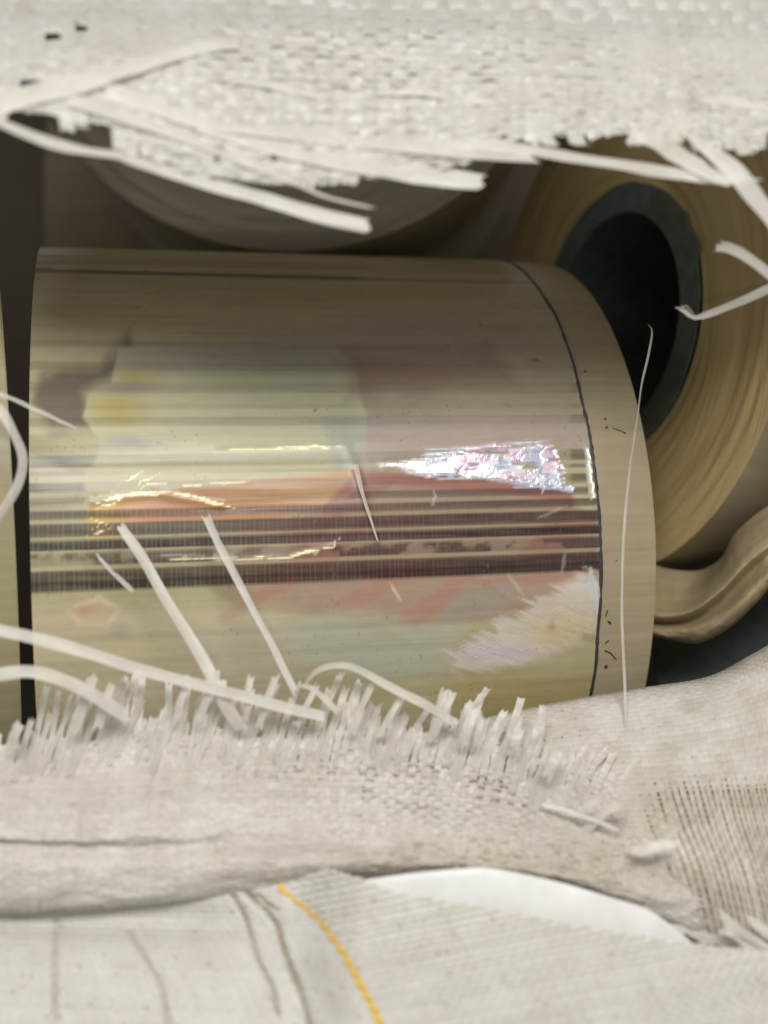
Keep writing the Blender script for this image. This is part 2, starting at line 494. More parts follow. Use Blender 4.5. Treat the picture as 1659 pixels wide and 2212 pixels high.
    red = [(770, 1018), (1000, 1016), (1236, 1062), (1240, 1096), (1292, 1112), (1292, 1240), (1240, 1290), (1000, 1345), (520, 1320), (420, 1250), (180, 1240), (180, 1170), (480, 1130), (690, 1108)]
    mr = poly_mask(u, v, red, 8)
    lay((134, 98, 92), mr * (0.25 + 0.33 * ss(u, 350, 800)))
    lay((150, 72, 76), mr * ss(fbm((u * 0.72 + v * 0.7) / 70, (v * 0.72 - u * 0.7) / 300, 21), 0.52, 0.62) * 0.42 * ss(u, 420, 700) * ss(-v, -1240, -1200))
    lay((158, 80, 76), poly_mask(u, v, [(800, 1020), (1000, 1030), (1232, 1066), (1236, 1084), (1060, 1064), (800, 1046)], 5) * 0.7)
    # pink field under the stripes, slanted red ribbons
    pk = [(520, 1262), (1296, 1222), (1240, 1296), (1060, 1345), (900, 1352), (760, 1330), (620, 1318)]
    mp_ = poly_mask(u, wv * 0.5 + v * 0.5, pk, 12)
    lay((172, 148, 128), mp_ * 0.8)
    for q, w in (([(480, 1340), (560, 1290), (640, 1250)], 12), ([(740, 1312), (830, 1262), (900, 1215)], 17), ([(880, 1340), (960, 1290), (1010, 1240)], 20), ([(1020, 1268), (1180, 1248), (1280, 1238)], 9)):
        lay((176, 124, 110), ss(-line_dist(u, v, q), -w - 7, -w + 4) * 0.48)
    lay((158, 150, 138), poly_mask(wu, wv, [(1000, 1260), (1130, 1265), (1080, 1330), (940, 1350), (960, 1290)], 12) * 0.7)
    # pale mint field and beige below
    lay((176, 178, 160), poly_mask(wu, wv, [(600, 1352), (760, 1322), (1000, 1352), (960, 1452), (800, 1470), (640, 1420)], 22) * 0.85)
    lay((176, 172, 160), poly_mask(wu, wv, [(380, 1360), (640, 1330), (640, 1470), (470, 1470)], 30) * 0.5)
    lay((198, 186, 158), ss(v, 1290, 1330) * 0.55 * (1 - ss(u, 560, 700)))
    lay((206, 192, 166), ss(-line_dist(u, v, [(165, 1310), (215, 1292), (258, 1318), (230, 1352), (170, 1345), (150, 1322)]), -10, -3) * 0.7)
    lay((196, 148, 118), np.exp(-((u - 188) / 26) ** 2 - ((v - 1318) / 16) ** 2) * 0.7)
    lay((150, 140, 136), np.exp(-((u - 258) / 28) ** 2 - ((v - 1368) / 14) ** 2) * 0.5)
    lay((168, 150, 100), ss(v, 1430, 1490) * ss(u, 900, 1050) * 0.75)
    lay((176, 152, 116), poly_mask(u, v, [(700, 1300), (800, 1330), (880, 1390), (760, 1350)], 14) * 0.35)
    # bands running the length of the roll (row at the left end, half height, strength left, strength right)
    tick = 0.5 + 0.5 * np.cos(XX / 9.6 * 2 * math.pi)
    tick = ss(tick, 0.80, 0.98)
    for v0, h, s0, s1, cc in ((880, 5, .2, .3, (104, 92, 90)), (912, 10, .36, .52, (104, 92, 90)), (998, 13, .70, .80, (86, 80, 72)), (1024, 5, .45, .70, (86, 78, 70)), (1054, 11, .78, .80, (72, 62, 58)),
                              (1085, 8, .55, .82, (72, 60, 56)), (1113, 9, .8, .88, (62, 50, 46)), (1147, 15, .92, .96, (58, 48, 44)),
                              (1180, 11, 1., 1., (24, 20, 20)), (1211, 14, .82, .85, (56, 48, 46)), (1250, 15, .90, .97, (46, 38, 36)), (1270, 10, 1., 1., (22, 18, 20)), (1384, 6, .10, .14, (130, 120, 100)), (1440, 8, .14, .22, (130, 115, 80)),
                              (742, 7, .3, .3, (110, 100, 90)), (790, 9, .36, .32, (100, 92, 84)), (836, 12, .38, .45, (104, 92, 86)), (700, 6, .10, .10, (100, 92, 84)), (584, 5, .75, .75, (60, 58, 50)), (560, 9, .3, .3, (90, 86, 72))):  # last two: film overlap edge with the contact shadow painted in
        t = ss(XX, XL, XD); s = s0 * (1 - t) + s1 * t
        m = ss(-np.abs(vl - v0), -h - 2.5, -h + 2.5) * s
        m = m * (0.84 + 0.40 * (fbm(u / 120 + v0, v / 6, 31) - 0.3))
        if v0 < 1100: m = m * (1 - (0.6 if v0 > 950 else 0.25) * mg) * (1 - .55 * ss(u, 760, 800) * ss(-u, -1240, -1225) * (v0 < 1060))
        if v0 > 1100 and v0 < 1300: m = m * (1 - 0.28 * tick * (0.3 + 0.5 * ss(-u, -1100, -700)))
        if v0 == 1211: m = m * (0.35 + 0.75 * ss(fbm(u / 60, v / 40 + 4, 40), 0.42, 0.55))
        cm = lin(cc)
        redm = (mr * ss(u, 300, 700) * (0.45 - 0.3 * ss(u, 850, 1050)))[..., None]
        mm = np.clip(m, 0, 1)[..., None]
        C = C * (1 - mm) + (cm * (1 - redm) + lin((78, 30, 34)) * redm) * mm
    # thin light lines between the bands
    for v0, h, s in ((1065, 3, .3), (1098, 3, .35), (1129, 3, .45), (1162, 3, .5), (1194, 4, .55), (1230, 6, .5)):
        lay((190, 172, 146), ss(-np.abs(vl - v0), -h - 2, -h + 2) * s * 0.6 * (0.5 + 0.5 * n1))
    # ------- metal foil patches
    fw = 90 * (fbm(u / 140, v / 4.5, 12) - 0.5)
    f1 = poly_mask(u + fw * 1.6, v + 8 * (n2 - .5), [(836, 1008), (905, 990), (960, 974), (1060, 960), (1172, 953), (1200, 968), (1232, 1062), (1165, 1056), (1105, 1040), (1046, 1032), (960, 1034), (905, 1022)], 5)
    f1 = f1 * ss(fbm(u / 60, v / 6, 61), 0.24, 0.40) * (0.75 + 0.25 * ss(fbm((u + v) / 18, (v - u * .4) / 30, 62), 0.35, 0.5))
    f1 = f1 * ss(1192 + (v - 955) * 0.42 + 16 * (n2 - .5) - u, -5, 5)
    gx = fbm(u / 40, v / 24, 51)
    lay((222, 226, 246), f1); lay((226, 172, 216), f1 * ss(gx, 0.5, 0.64)); lay((160, 176, 232), f1 * ss(-gx, -0.44, -0.34)); lay((240, 240, 214), f1 * ss(-u, -960, -880) * 0.8)
    foil = np.maximum(foil, f1)
    f2 = 0
    for q, w in (([(190, 1088), (300, 1066), (390, 1068), (512, 1098)], 3), ([(392, 1050), (460, 1043), (545, 1040)], 0.8), ([(262, 1042), (318, 1016)], 3), ([(285, 1052), (345, 1022)], 2.5), ([(300, 1060), (322, 1044), (360, 1046)], 2), ([(240, 1062), (262, 1046)], 2), ([(205, 1100), (262, 1078), (280, 1060)], 2),
                 ([(470, 974), (600, 970), (752, 964)], 1.6), ([(352, 1207), (620, 1204), (722, 1180), (735, 1160)], 2.5), ([(195, 1118), (240, 1136)], 2.5), ([(240, 1138), (190, 1158)], 2.5), ([(200, 1150), (215, 1128)], 2)):
        de = np.minimum(np.hypot(u - q[0][0], v - q[0][1]), np.hypot(u - q[-1][0], v - q[-1][1]))
        wt = (w + 1.0) * ss(de, -6, 60) * (0.6 + 0.8 * fbm(u / 24, v / 24, 75))
        f2 = np.maximum(f2, ss(wt - line_dist(u + 14 * (n2 - .5), v + 9 * (n2 - .5), q), -1.6, 1.6))
    f2 = f2 * ss(fbm(u / 40, v / 8, 71), 0.25, 0.40)
    lay((230, 214, 150), f2 * 0.75); foil = np.maximum(foil, f2 * 0.45)
    f3 = poly_mask(u + 10 * (n2 - .5), v, [(1262, 968), (1272, 968), (1284, 1072), (1274, 1078)], 3) * (np.abs(n2 - .5) < 0.3)
    lay((240, 236, 205), f3); foil = np.maximum(foil, f3 * 0.8)
    lay((110, 84, 50), ss(-line_dist(u, v, [(938, 985), (962, 996), (992, 1022)]), -5, -2) * 0.9)
    # ragged white feathery picture, lower right
    ray = fbm((u * 0.94 + v * 0.34) / 60, (v * 0.94 - u * 0.34) / 8.5, 81)
    f4 = poly_mask(u + 230 * (ray - 0.5) * ss(-u, -1270, -1180), v - 60 * (ray - 0.5), [(960, 1450), (1012, 1392), (1064, 1350), (1130, 1322), (1200, 1272), (1262, 1236), (1282, 1240), (1292, 1300), (1288, 1352), (1205, 1408), (1100, 1440)], 15)
    lay((214, 202, 192), f4 * .85)
    lay((200, 184, 142), f4 * np.exp(-((u - 1220) / 90) ** 2 - ((v - 1365) / 46) ** 2) * 0.95)
    lay((208, 192, 206), f4 * np.exp(-((u - 1080) / 90) ** 2 - ((v - 1410) / 26) ** 2) * 0.7)
    lay((160, 142, 104), np.exp(-((u - 1192) / 9) ** 2 - ((v - 1352) / 12) ** 2) * 0.7)
    f5 = poly_mask(u, v, [(1262, 1262), (1276, 1226), (1290, 1262), (1292, 1340), (1284, 1300)], 4)
    lay((222, 226, 234), f5 * 0.9); foil = np.maximum(foil, f5 * 0.5)
    foil = np.maximum(foil, f4 * 0.25 * ss(ray, 0.45, 0.6))
    # scuffs and specks
    for (q, w, cc, s) in (([(1145, 776), (1170, 782)], 4, (88, 70, 48), .8), ([(1090, 872), (1106, 878)], 3, (100, 84, 60), .7), ([(1150, 670), (1178, 672)], 3, (196, 186, 160), .6),
                          ([(842, 1258), (866, 1300)], 3, (226, 220, 214), .8), ([(1095, 1240), (1135, 1290)], 4, (206, 196, 190), .5), ([(1222, 1190), (1212, 1240)], 4, (196, 184, 180), .4),
                          ([(1180, 1030), (1170, 1066)], 4, (230, 220, 214), .7), ([(936, 1060), (940, 1072), (934, 1090)], 4, (206, 200, 198), .6), ([(1160, 1120), (1225, 1092)], 3, (190, 176, 160), .5), ([(863, 1443), (865, 1444)], 2.5, (50, 46, 44), .9)):
        de = np.minimum(np.hypot(u - q[0][0], v - q[0][1]), np.hypot(u - q[-1][0], v - q[-1][1]))
        lay(cc, ss(w * (0.35 + 0.65 * ss(de, 0, 22)) - line_dist(u + 6 * (n4 - .5), v + 4 * (n2 - .5), q), -1.8, 1.8) * s * (0.55 + 0.45 * n1))
    dk = ss(fbm(u / 5, v / 4, 91), 0.76, 0.81) * ss(fbm(u / 80, v / 80, 92), 0.5, 0.6)
    lay((110, 94, 66), dk * 0.6)
    C = C * (0.94 + 0.12 * n2[..., None])
    C = np.clip(C, 0.0, 0.95)
    front = (PH < math.radians(98))
    C[~front] = lin((176, 168, 134)); foil = np.where(front, foil, 0)
    cyl = np.stack([XX, PH * RR_, 0 * XX], -1).reshape(-1, 3)
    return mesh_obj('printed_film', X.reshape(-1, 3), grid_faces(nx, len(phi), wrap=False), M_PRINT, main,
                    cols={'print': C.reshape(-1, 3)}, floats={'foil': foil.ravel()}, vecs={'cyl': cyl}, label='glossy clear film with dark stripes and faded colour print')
printed_film()

def film_edge():
    seg = 900
    phi = np.linspace(-math.pi, math.pi, seg, endpoint=False)
    rag = fbm(phi * 60, 0 * phi, 3, 3)
    hw = 2.2 + 5.0 * rag
    sh = 3 * (vnoise(phi * 9, 0 * phi, 5) - .5) * 2
    X = np.concatenate([ring(RC, A_, N_, U_, XD + sh + k * hw, np.full(seg, RR_ + h), phi) for k, h in ((-1, -2.0), (-0.6, 2.2), (0.5, 2.0), (1.0, -2.8))])
    mesh_obj('film_edge', X, grid_faces(4, seg, wrap=True), M_EDGE, main, label='ragged dark cut edge of the printed film')
film_edge()

def scuff(parent, pts, w, C, a, n, u, R, mat, name):
    """a thin ink or dirt mark lying on the roll: points are (position along roll, angle)"""
    p = spline(pts, 14)
    t = np.gradient(p, axis=0); t[:, 1] *= R
    t /= np.linalg.norm(t, axis=1)[:, None] + 1e-9
    ww = w * (0.55 + 0.6 * vnoise(np.arange(14) * .7, 0 * t[:, 0], int(abs(p[0, 0])) % 97))
    ww[0] *= 0.4; ww[-1] *= 0.4
    L = ring(C, a, n, u, p[:, 0] - t[:, 1] * ww, np.full(14, R), p[:, 1] + t[:, 0] * ww / R)
    Q = ring(C, a, n, u, p[:, 0] + t[:, 1] * ww, np.full(14, R), p[:, 1] - t[:, 0] * ww / R)
    mesh_obj(name, np.stack([L, Q], 1).reshape(-1, 3), grid_faces(14, 2), mat, parent)
def at_roll(uv):
    """invert the projection onto the bare margin of the printed roll"""
    best = None
    xs = np.linspace(XD + 5, XO, 80); ph = np.radians(np.linspace(-45, 70, 460))
    A, B = np.meshgrid(xs, ph, indexing='ij')
    pu, pv = proj(ring(RC, A_, N_, U_, A, np.full(A.shape, RR_ - 3), B))
    i = np.argmin((pu - uv[0]) ** 2 + (pv - uv[1]) ** 2)
    return A.ravel()[i], B.ravel()[i]
for pts, w in (([(1308, 922), (1312, 925)], 4.5), ([(1322, 926), (1340, 931), (1352, 938)], 1.6), ([(1307, 1440), (1312, 1441)], 4.5), ([(1306, 1404), (1318, 1412), (1332, 1424)], 1.8),
               ([(1312, 1342), (1320, 1348)], 2.2), ([(1308, 1390), (1316, 1384)], 2), ([(1305, 908), (1309, 904)], 2.6), ([(1262, 800), (1266, 806)], 3), ([(1312, 1318), (1309, 1330)], 2), ([(1330, 1210), (1332, 1214)], 1.2)):
    scuff(main, [at_roll(q) for q in pts], w, RC, A_, N_, U_, RR_ - 2.0, M_EDGE, 'ink_mark')

# ---- roll resting on top of the printed one, end on, its rounded foot in view
UC = np.array([-264.0, 700.0, 1522.0])
ua, un, uu = np.array([0.0, 1.0, 0.0]), np.array([1.0, 0.0, 0.0]), np.array([0.0, 0.0, 1.0])
upper = root('film_roll', UC - np.array([0, 0, 800]), 'shaded taupe film roll seen end on, resting on top of the striped printed roll', 'film roll', 'rolls of packaging film inside the sack')
roll_body(upper, UC, ua, un, uu, 0, 1360, 800, M_BODY_UP)
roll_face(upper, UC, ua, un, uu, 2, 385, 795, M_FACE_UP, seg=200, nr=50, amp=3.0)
core_tube(upper, UC, ua, un, uu, -4, 1364, 303, 385, M_TUBE)
# ---- roll deep in the sack behind them
BC = np.array([0.0, 2990.0, 1300.0])
ba, bn, bu = frame_of(0.04, 0.0)
back = root('film_roll', BC - np.array([0, 0, 818]), 'dim brown film roll deep in the sack behind the others', 'film roll', 'rolls of packaging film inside the sack')
roll_body(back, BC, ba, bn, bu, -1420, 900, 815, M_BODY_UP)
for sx, sg in ((-1418, -1), (898, 1)):
    roll_face(back, BC, ba, bn, bu, sx, 385, 810, M_FACE, sign=sg)
core_tube(back, BC, ba, bn, bu, -1424, 904, 303, 385, M_TUBE)

# ---- roll at the right, end on, with its hollow core showing
SCN = np.array([650.0, 750.0, 537.0])
al, be = 1.166, 0.035
sn = np.array([-math.sin(al) * math.cos(be), -math.cos(al) * math.cos(be), math.sin(be)])
st_ = np.array([math.cos(al), -math.sin(al), 0.0]); sw = np.cross(st_, sn)
sw = sw if sw[2] > 0 else -sw
side = root('film_roll', SCN - np.array([0, 0, 710]), 'tan film roll turned end on with a dark hollow core tube', 'film roll', 'rolls of packaging film inside the sack')
roll_face(side, SCN, -sn, st_, sw, 0.0, 384, 706, M_FACE, seg=220, nr=60, amp=5.0)
roll_body(side, SCN, -sn, st_, sw, 0.0, 1360, 710, M_BODY)
def chips(phi):
    return 9 * np.exp(-((phi - 0.62) / 0.05) ** 2) + 14 * np.exp(-((phi - 0.38) / 0.09) ** 2) + 5 * (vnoise(phi * 8, 0 * phi, 4) - .5)
core_tube(side, SCN, -sn, st_, sw, -10.0, 1370, 303, 386, M_TUBE, chips=chips, seg=220)

# loose outer film of that roll, hanging in a fold below it
def surf_obj(name, g, nr, nc, mat, parent, wrinkle=0.0, seed=1, tint=(1, 1, 1), crinkle=0.0, **kw):
    b, a = np.meshgrid(np.linspace(0, 1, nr), np.linspace(0, 1, nc), indexing='ij')
    q = g(a, b)
    q[..., 2] += wrinkle * (fbm(a * 7, b * 5, seed) - 0.5) * 2
    if crinkle: q[..., 2] += crinkle * (np.abs(fbm(a * 9 + b * 3, b * 7 - a * 4, seed + 3, 5) - 0.5) * 4 - 0.6)
    X = P(q[..., 0], q[..., 1], q[..., 2]).reshape(-1, 3)
    return mesh_obj(name, X, grid_faces(nr, nc), mat, parent, vecs={'cyl': np.stack([a * 900, b * 500, 0 * a], -1).reshape(-1, 3), 'tuv': np.stack([a, b * 40, 0 * a], -1).reshape(-1, 3)},
                    cols={'tint': np.tile(np.array(tint, float), (len(X), 1))}, **kw)
lg = Grid([
    [(1380, 1205, 560), (1440, 1228, 520), (1510, 1232, 470), (1556, 1206, 380), (1590, 1150, 300), (1660, 1092, 230), (1800, 1010, 160)],
    [(1380, 1260, 420), (1440, 1285, 400), (1500, 1282, 330), (1550, 1244, 250), (1600, 1180, 190), (1668, 1130, 140), (1800, 1050, 90)],
    [(1380, 1318, 330), (1436, 1330, 300), (1496, 1318, 230), (1556, 1275, 170), (1612, 1216, 120), (1672, 1168, 80), (1800, 1090, 40)],
    [(1380, 1332, 370), (1436, 1346, 345), (1500, 1336, 285), (1562, 1296, 225), (1618, 1240, 165), (1676, 1194, 110), (1800, 1116, 70)],
    [(1380, 1350, 330), (1436, 1362, 300), (1504, 1358, 215), (1568, 1326, 145), (1624, 1276, 95), (1680, 1226, 60), (1800, 1146, 20)],
    [(1380, 1366, 345), (1440, 1380, 320), (1506, 1388, 250), (1572, 1358, 185), (1630, 1306, 130), (1684, 1250, 90), (1800, 1170, 50)],
    [(1380, 1360, 420), (1440, 1376, 400), (1506, 1384, 350), (1574, 1352, 290), (1634, 1298, 240), (1688, 1244, 190), (1800, 1164, 150)]])
surf_obj('loose_film', lg, 150, 160, M_LOOSE, side, wrinkle=9, seed=5, crinkle=2, label='loose outer film sagging in a rounded fold')

# ---- dark core tube lying below it
TC = P(1650, 1430, 470)
tube = root('core_tube', TC - np.array([0, 0, 236]), 'dark grey green core tube below the sagging loose film', 'core tube')
ta, tn, tu = frame_of(0.95, 0.0)
core_tube(tube, TC, ta, tn, tu, -60, 900, 24, 275, M_TUBE, name='tube_wall', seg=120)

# ---- roll at the left edge
LC = P(4, 1120, 560)
la, ln, lu = frame_of(0.36, 0.045)
left = root('film_roll', LC - np.array([0, 0, 818]), 'pale olive film roll standing beside the left end of the printed roll', 'film roll', 'rolls of packaging film inside the sack')
roll_body(left, LC, la, ln, lu, -1300, 0, 812, M_BODY_L)
roll_face(left, LC, la, ln, lu, -2, 385, 808, M_FACE, sign=1)
core_tube(left, LC, la, ln, lu, -1302, 2, 303, 385, M_TUBE)

# ------------------------------------------------------------------ woven sack
def ribbon(name, X, N, side, w, mat, parent, tint, rag=(0, 0), crown=0.05, ncol=4, along=None, kind=None, label=None):
    """strip of tape along X (n,3) with side vectors; ragged ends"""
    n = len(X); cols = np.linspace(-1, 1, ncol + 1)
    w = np.broadcast_to(np.asarray(w, float), (n,))
    tan = np.gradient(X, axis=0); step = np.linalg.norm(tan, axis=1); tan = tan / (step[:, None] + 1e-9)
    Y = X[:, None, :] + side[:, None, :] * (cols[None, :, None] * w[:, None, None] * 0.5) + N[:, None, :] * ((1 - cols ** 2)[None, :, None] * w[:, None, None] * crown)
    if rag[0]:
        Y[0] -= tan[0] * (rng.uniform(-1, 1, ncol + 1) * rag[0])[:, None]
    if rag[1]:
        Y[-1] += tan[-1] * (rng.uniform(-1, 1, ncol + 1) * rag[1])[:, None]
    if along is None: along = np.cumsum(step)
    tuv = np.stack(np.broadcast_arrays(cols[None, :] * 0.5 + 0.5 + rng.uniform(0, 40), (along + rng.uniform(0, 500))[:, None] , np.zeros((1, 1))), -1).reshape(-1, 3)
    tint = np.broadcast_to(np.asarray(tint, float), (n, 3))
    tt = np.repeat(tint[:, None, :], ncol + 1, 1).reshape(-1, 3)
    return mesh_obj(name, Y.reshape(-1, 3), grid_faces(n, ncol + 1), mat, parent, vecs={'tuv': tuv}, cols={'tint': tt}, kind=kind, label=label)

def normals_of(f, a, b, e=1e-3):
    pa = (f(a + e, b) - f(a - e, b)); pb = (f(a, b + e) - f(a, b - e))
    N = np.cross(pa, pb); N /= np.linalg.norm(N, axis=-1)[..., None] + 1e-9
    flip = np.where(N[..., 1:2] > 0, -1.0, 1.0)
    sa = pa / (np.linalg.norm(pa, axis=-1)[..., None] + 1e-9); sb = pb / (np.linalg.norm(pb, axis=-1)[..., None] + 1e-9)
    return N * flip, sa, sb

def tint_at(X, base, dirt):
    u, v = proj(X)
    t = np.tile(np.array(base, float), (len(X), 1))
    if dirt is not None: t = t * dirt(u, v)
    return t

def weave(parent, surf, nw, nf, h, warp_rng, weft_rng, mat, dirt=None, over=1.04, sub=3, joined=None, skipf=None, jit=0.06, rag=6, wave=0.0, warp_mats=None, crown=.06, hfun=None, holes=None, widf=None, lift=None, widf2=None, fray=None, irr=0.0, tw=None):
    """surf(a,b)->world units. nw warp tapes along b, nf weft tapes along a.
    warp_rng(i)->(b0,b1), weft_rng(j)->(a0,a1): how far each tape reaches."""
    def sp(a, b): return surf(np.clip(a, 0, 1), b)
    acc = []
    def emit(X, N, S, w, tint, name, rg, m, S_is_warp=True):
        wf = widf if (S_is_warp or widf2 is None) else widf2
        if wf is not None: w = w * wf(*proj(X))
        if joined is None:
            ok = np.ones(len(X), bool)
            if holes is not None: ok = holes(*proj(X))
            k = 0
            while k < len(X):
                if not ok[k]: k += 1; continue
                e = k
                while e < len(X) and ok[e]: e += 1
                if e - k >= 4: ribbon(name, X[k:e], N[k:e], S[k:e], w[k:e], m, parent, tint[k:e], rag=rg)
                k = e
        else:
            n = len(X); cols = np.linspace(-1, 1, 3)
            Y = X[:, None, :] + S[:, None, :] * (cols[None, :, None] * (w * 0.5)[:, None, None]) + N[:, None, :] * ((1 - cols ** 2)[None, :, None] * w[:, None, None] * crown)
            st = np.linalg.norm(np.gradient(X, axis=0), axis=1)
            tuv = np.stack(np.broadcast_arrays(cols[None, :] * .5 + rng.uniform(0, 40), np.cumsum(st)[:, None], np.zeros((1, 1))), -1)
            acc.append((Y.reshape(-1, 3), n, tuv.reshape(-1, 3), np.repeat(tint[:, None], 3, 1).reshape(-1, 3)))
    for i in range(nw):
        a0 = (i + 0.5) / nw + rng.uniform(-jit, jit) / nw
        b0, b1 = warp_rng(i)
        if b1 - b0 < 0.3 / nf: continue
        n = max(4, int((b1 - b0) * nf * sub) + 1)
        b = np.linspace(b0, b1, n)
        a = a0 + wave / nw * (vnoise(b * nf * 0.25, i * 1.7 + 0 * b, 77) - .5)
        up = 0 * b
        if fray is not None:
            t = ss(b, *fray[:2]) ** 2; L = abs(fray[1] - fray[0])
            a = a + rng.normal(0, fray[2]) / nw * t; up = rng.uniform(-0.2, 1.0) * fray[3] * t
        N, sa, sb = normals_of(sp, a, b)
        X = sp(a, b) + N * (up if np.ndim(up) else 0 * b)[:, None]; hh = h if hfun is None else hfun(*proj(X))
        X = X + N * (hh * (1 + irr * (vnoise(b * nf * 0.8, i * 3.1 + 0 * b, 61) - .5) * 2) * np.cos(math.pi * (b * nf - 0.5)) * (-1) ** i)[:, None]
        if tw is not None:
            g = tw(*proj(X)) * (fbm(b * nf * 0.5, i * 5.3 + 0 * b, 63, 2) - .5) * 2
            sa, N = sa * np.cos(g)[:, None] + N * np.sin(g)[:, None], N * np.cos(g)[:, None] - sa * np.sin(g)[:, None]
        w = np.linalg.norm(sp(a + 0.5 / nw, b) - sp(a - 0.5 / nw, b), axis=1) * over * rng.uniform(0.92, 1.03)
        w = np.minimum(w, np.median(w) * 1.25)
        k = rng.uniform(0.95, 1.04)
        emit(X, N, sa, w, tint_at(X, (k, k, k), dirt), 'tape', (rag, rag), mat if warp_mats is None else warp_mats.get(i, mat))
    for j in range(nf):
        b0 = (j + 0.5) / nf + rng.uniform(-jit, jit) / nf
        a0, a1 = weft_rng(j)
        if a1 - a0 < 1.0 / nw: continue
        n = max(4, int((a1 - a0) * nw * sub) + 1)
        a = np.linspace(a0, a1, n)
        b = b0 + wave / nf * (vnoise(a * nw * 0.25, j * 2.3 + 0 * a, 78) - .5)
        N, sa, sb = normals_of(sp, a, b)
        X = sp(a, b); hh = h if hfun is None else hfun(*proj(X))
        X = X - N * (hh * (1 + irr * (vnoise(a * nw * 0.8, j * 3.7 + 0 * a, 62) - .5) * 2) * np.cos(math.pi * (a * nw - 0.5)) * (-1) ** j)[:, None]
        if tw is not None:
            g = tw(*proj(X)) * (fbm(a * nw * 0.35, j * 5.9 + 0 * a, 64, 2) - .5) * 2
            sb, N = sb * np.cos(g)[:, None] + N * np.sin(g)[:, None], N * np.cos(g)[:, None] - sb * np.sin(g)[:, None]
        if lift is not None: X = X + N * lift(*proj(X))[:, None]
        w = np.linalg.norm(sp(a, b + 0.5 / nf) - sp(a, b - 0.5 / nf), axis=1) * over * rng.uniform(0.92, 1.03)
        w = np.minimum(w, np.median(w) * 1.4)
        k = rng.uniform(0.95, 1.04)
        emit(X, N, sb, w, tint_at(X, (k, k, k), dirt), 'tape', (rag, rag), mat, False)
    if joined:
        off = 0; XX = []; ff = []; uv = []; tt = []
        for Y, n, q, t in acc:
            ff += grid_faces(n, 3, off); off += len(Y); XX.append(Y); uv.append(q); tt.append(t)
        mesh_obj(joined, np.concatenate(XX), ff, mat, parent, vecs={'tuv': np.concatenate(uv)}, cols={'tint': np.concatenate(tt)}, kind='stuff')

def strand(parent, pts, w, twist=(0.0, 0.0), mat=None, rag=10, tint=1.0, name='loose_tape', n=None, taper=(1, 1), label=None):
    p = np.asarray(pts, float)
    X = P(p[:, 0], p[:, 1], p[:, 2])
    L = np.linalg.norm(np.diff(X, axis=0), axis=1).sum()
    n = n or max(10, int(L / 12))
    X = spline(X, n)
    s = np.linspace(0, 1, n)
    X[:, 1] += 3 * (vnoise(s * 6, 0 * s + p[0, 0], 14) - .5); X[:, 2] += 3 * (vnoise(s * 7, 0 * s + p[0, 1], 15) - .5)
    T = np.gradient(X, axis=0); T /= np.linalg.norm(T, axis=1)[:, None] + 1e-9
    N0 = np.tile(np.array([0.0, -0.92, 0.38]), (n, 1))
    S0 = np.cross(T, N0); S0 /= np.linalg.norm(S0, axis=1)[:, None] + 1e-9
    N0 = np.cross(S0, T)
    tw = twist[0] + (twist[1] - twist[0]) * s + 0.7 * (fbm(s * 5, 0 * s + p[0, 0] * .1, 13) - .5)
    S = S0 * np.cos(tw)[:, None] + N0 * np.sin(tw)[:, None]
    N = -S0 * np.sin(tw)[:, None] + N0 * np.cos(tw)[:, None]
    flip = np.where(N[:, 1:2] > 0, -1.0, 1.0)
    ww = w * (taper[0] + (taper[1] - taper[0]) * s) * (0.92 + 0.16 * vnoise(s * 9, 0 * s, int(p[0, 0]) % 50))
    tt = tint * (0.86 + 0.16 * fbm(s * 14, 0 * s + p[0, 0] * .37, 88))[:, None] * np.array([1.0, 0.99, 0.965])
    ribbon(name, X, N * flip, S, ww, mat or M_STR, parent, tt, rag=(rag, rag), crown=0.07, label=label)

# ---- upper torn flap
cu = [-260, 80, 330, 600, 880, 1150, 1420, 1640, 2060]
def rowz(vs, ds): return [(u, v, d) for u, v, d in zip(cu, vs, ds)]
up_grid = Grid([
    rowz([-420] * 9, [-470, -450, -420, -400, -390, -385, -380, -380, -380]),
    rowz([-200] * 9, [-500, -480, -440, -415, -400, -395, -390, -390, -390]),
    rowz([-20, -10, -10, 0, 10, 10, 10, 10, 10], [-540, -515, -465, -435, -415, -410, -405, -405, -405]),
    rowz([90, 70, 60, 70, 80, 90, 110, 130, 130], [-580, -550, -505, -470, -450, -440, -435, -435, -435]),
    rowz([160, 130, 120, 140, 150, 150, 170, 190, 190], [-610, -585, -540, -505, -485, -475, -465, -465, -465]),
    rowz([200, 190, 205, 225, 220, 215, 225, 240, 235], [-630, -605, -565, -530, -510, -500, -490, -490, -490]),
    rowz([226, 252, 306, 342, 328, 280, 270, 282, 272], [-645, -622, -590, -558, -538, -525, -512, -512, -512]),
    rowz([250, 290, 362, 408, 384, 332, 322, 337, 322], [-655, -635, -606, -576, -556, -540, -522, -522, -522])])
upper_sack = root('woven_sack', P(830, 400, -340), 'upper flap of torn white woven sack hanging with frayed edge over the rolls', 'woven sack', 'torn woven sack flaps')
def up_surf(a, b):
    q = up_grid(a, b)
    d = q[..., 2] + 26 * (fbm(a * 9, b * 7, 41) - 0.5) * ss(b, 0.1, 0.5) + 9 * (fbm(a * 40, b * 16, 42) - .5) * ss(b, 0.3, 0.6)
    return P(q[..., 0], q[..., 1], d)
NWU, NFU = 68, 30
def up_tint(u, v):
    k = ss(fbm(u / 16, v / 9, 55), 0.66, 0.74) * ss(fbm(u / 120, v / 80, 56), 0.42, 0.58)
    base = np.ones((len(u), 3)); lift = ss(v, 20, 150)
    return base * (1 - 0.16 * k[:, None] * np.array([0.8, 1.0, 1.25])) * (0.86 + 0.16 * lift[:, None])  # dirt specks, and the whole flap darker towards the top
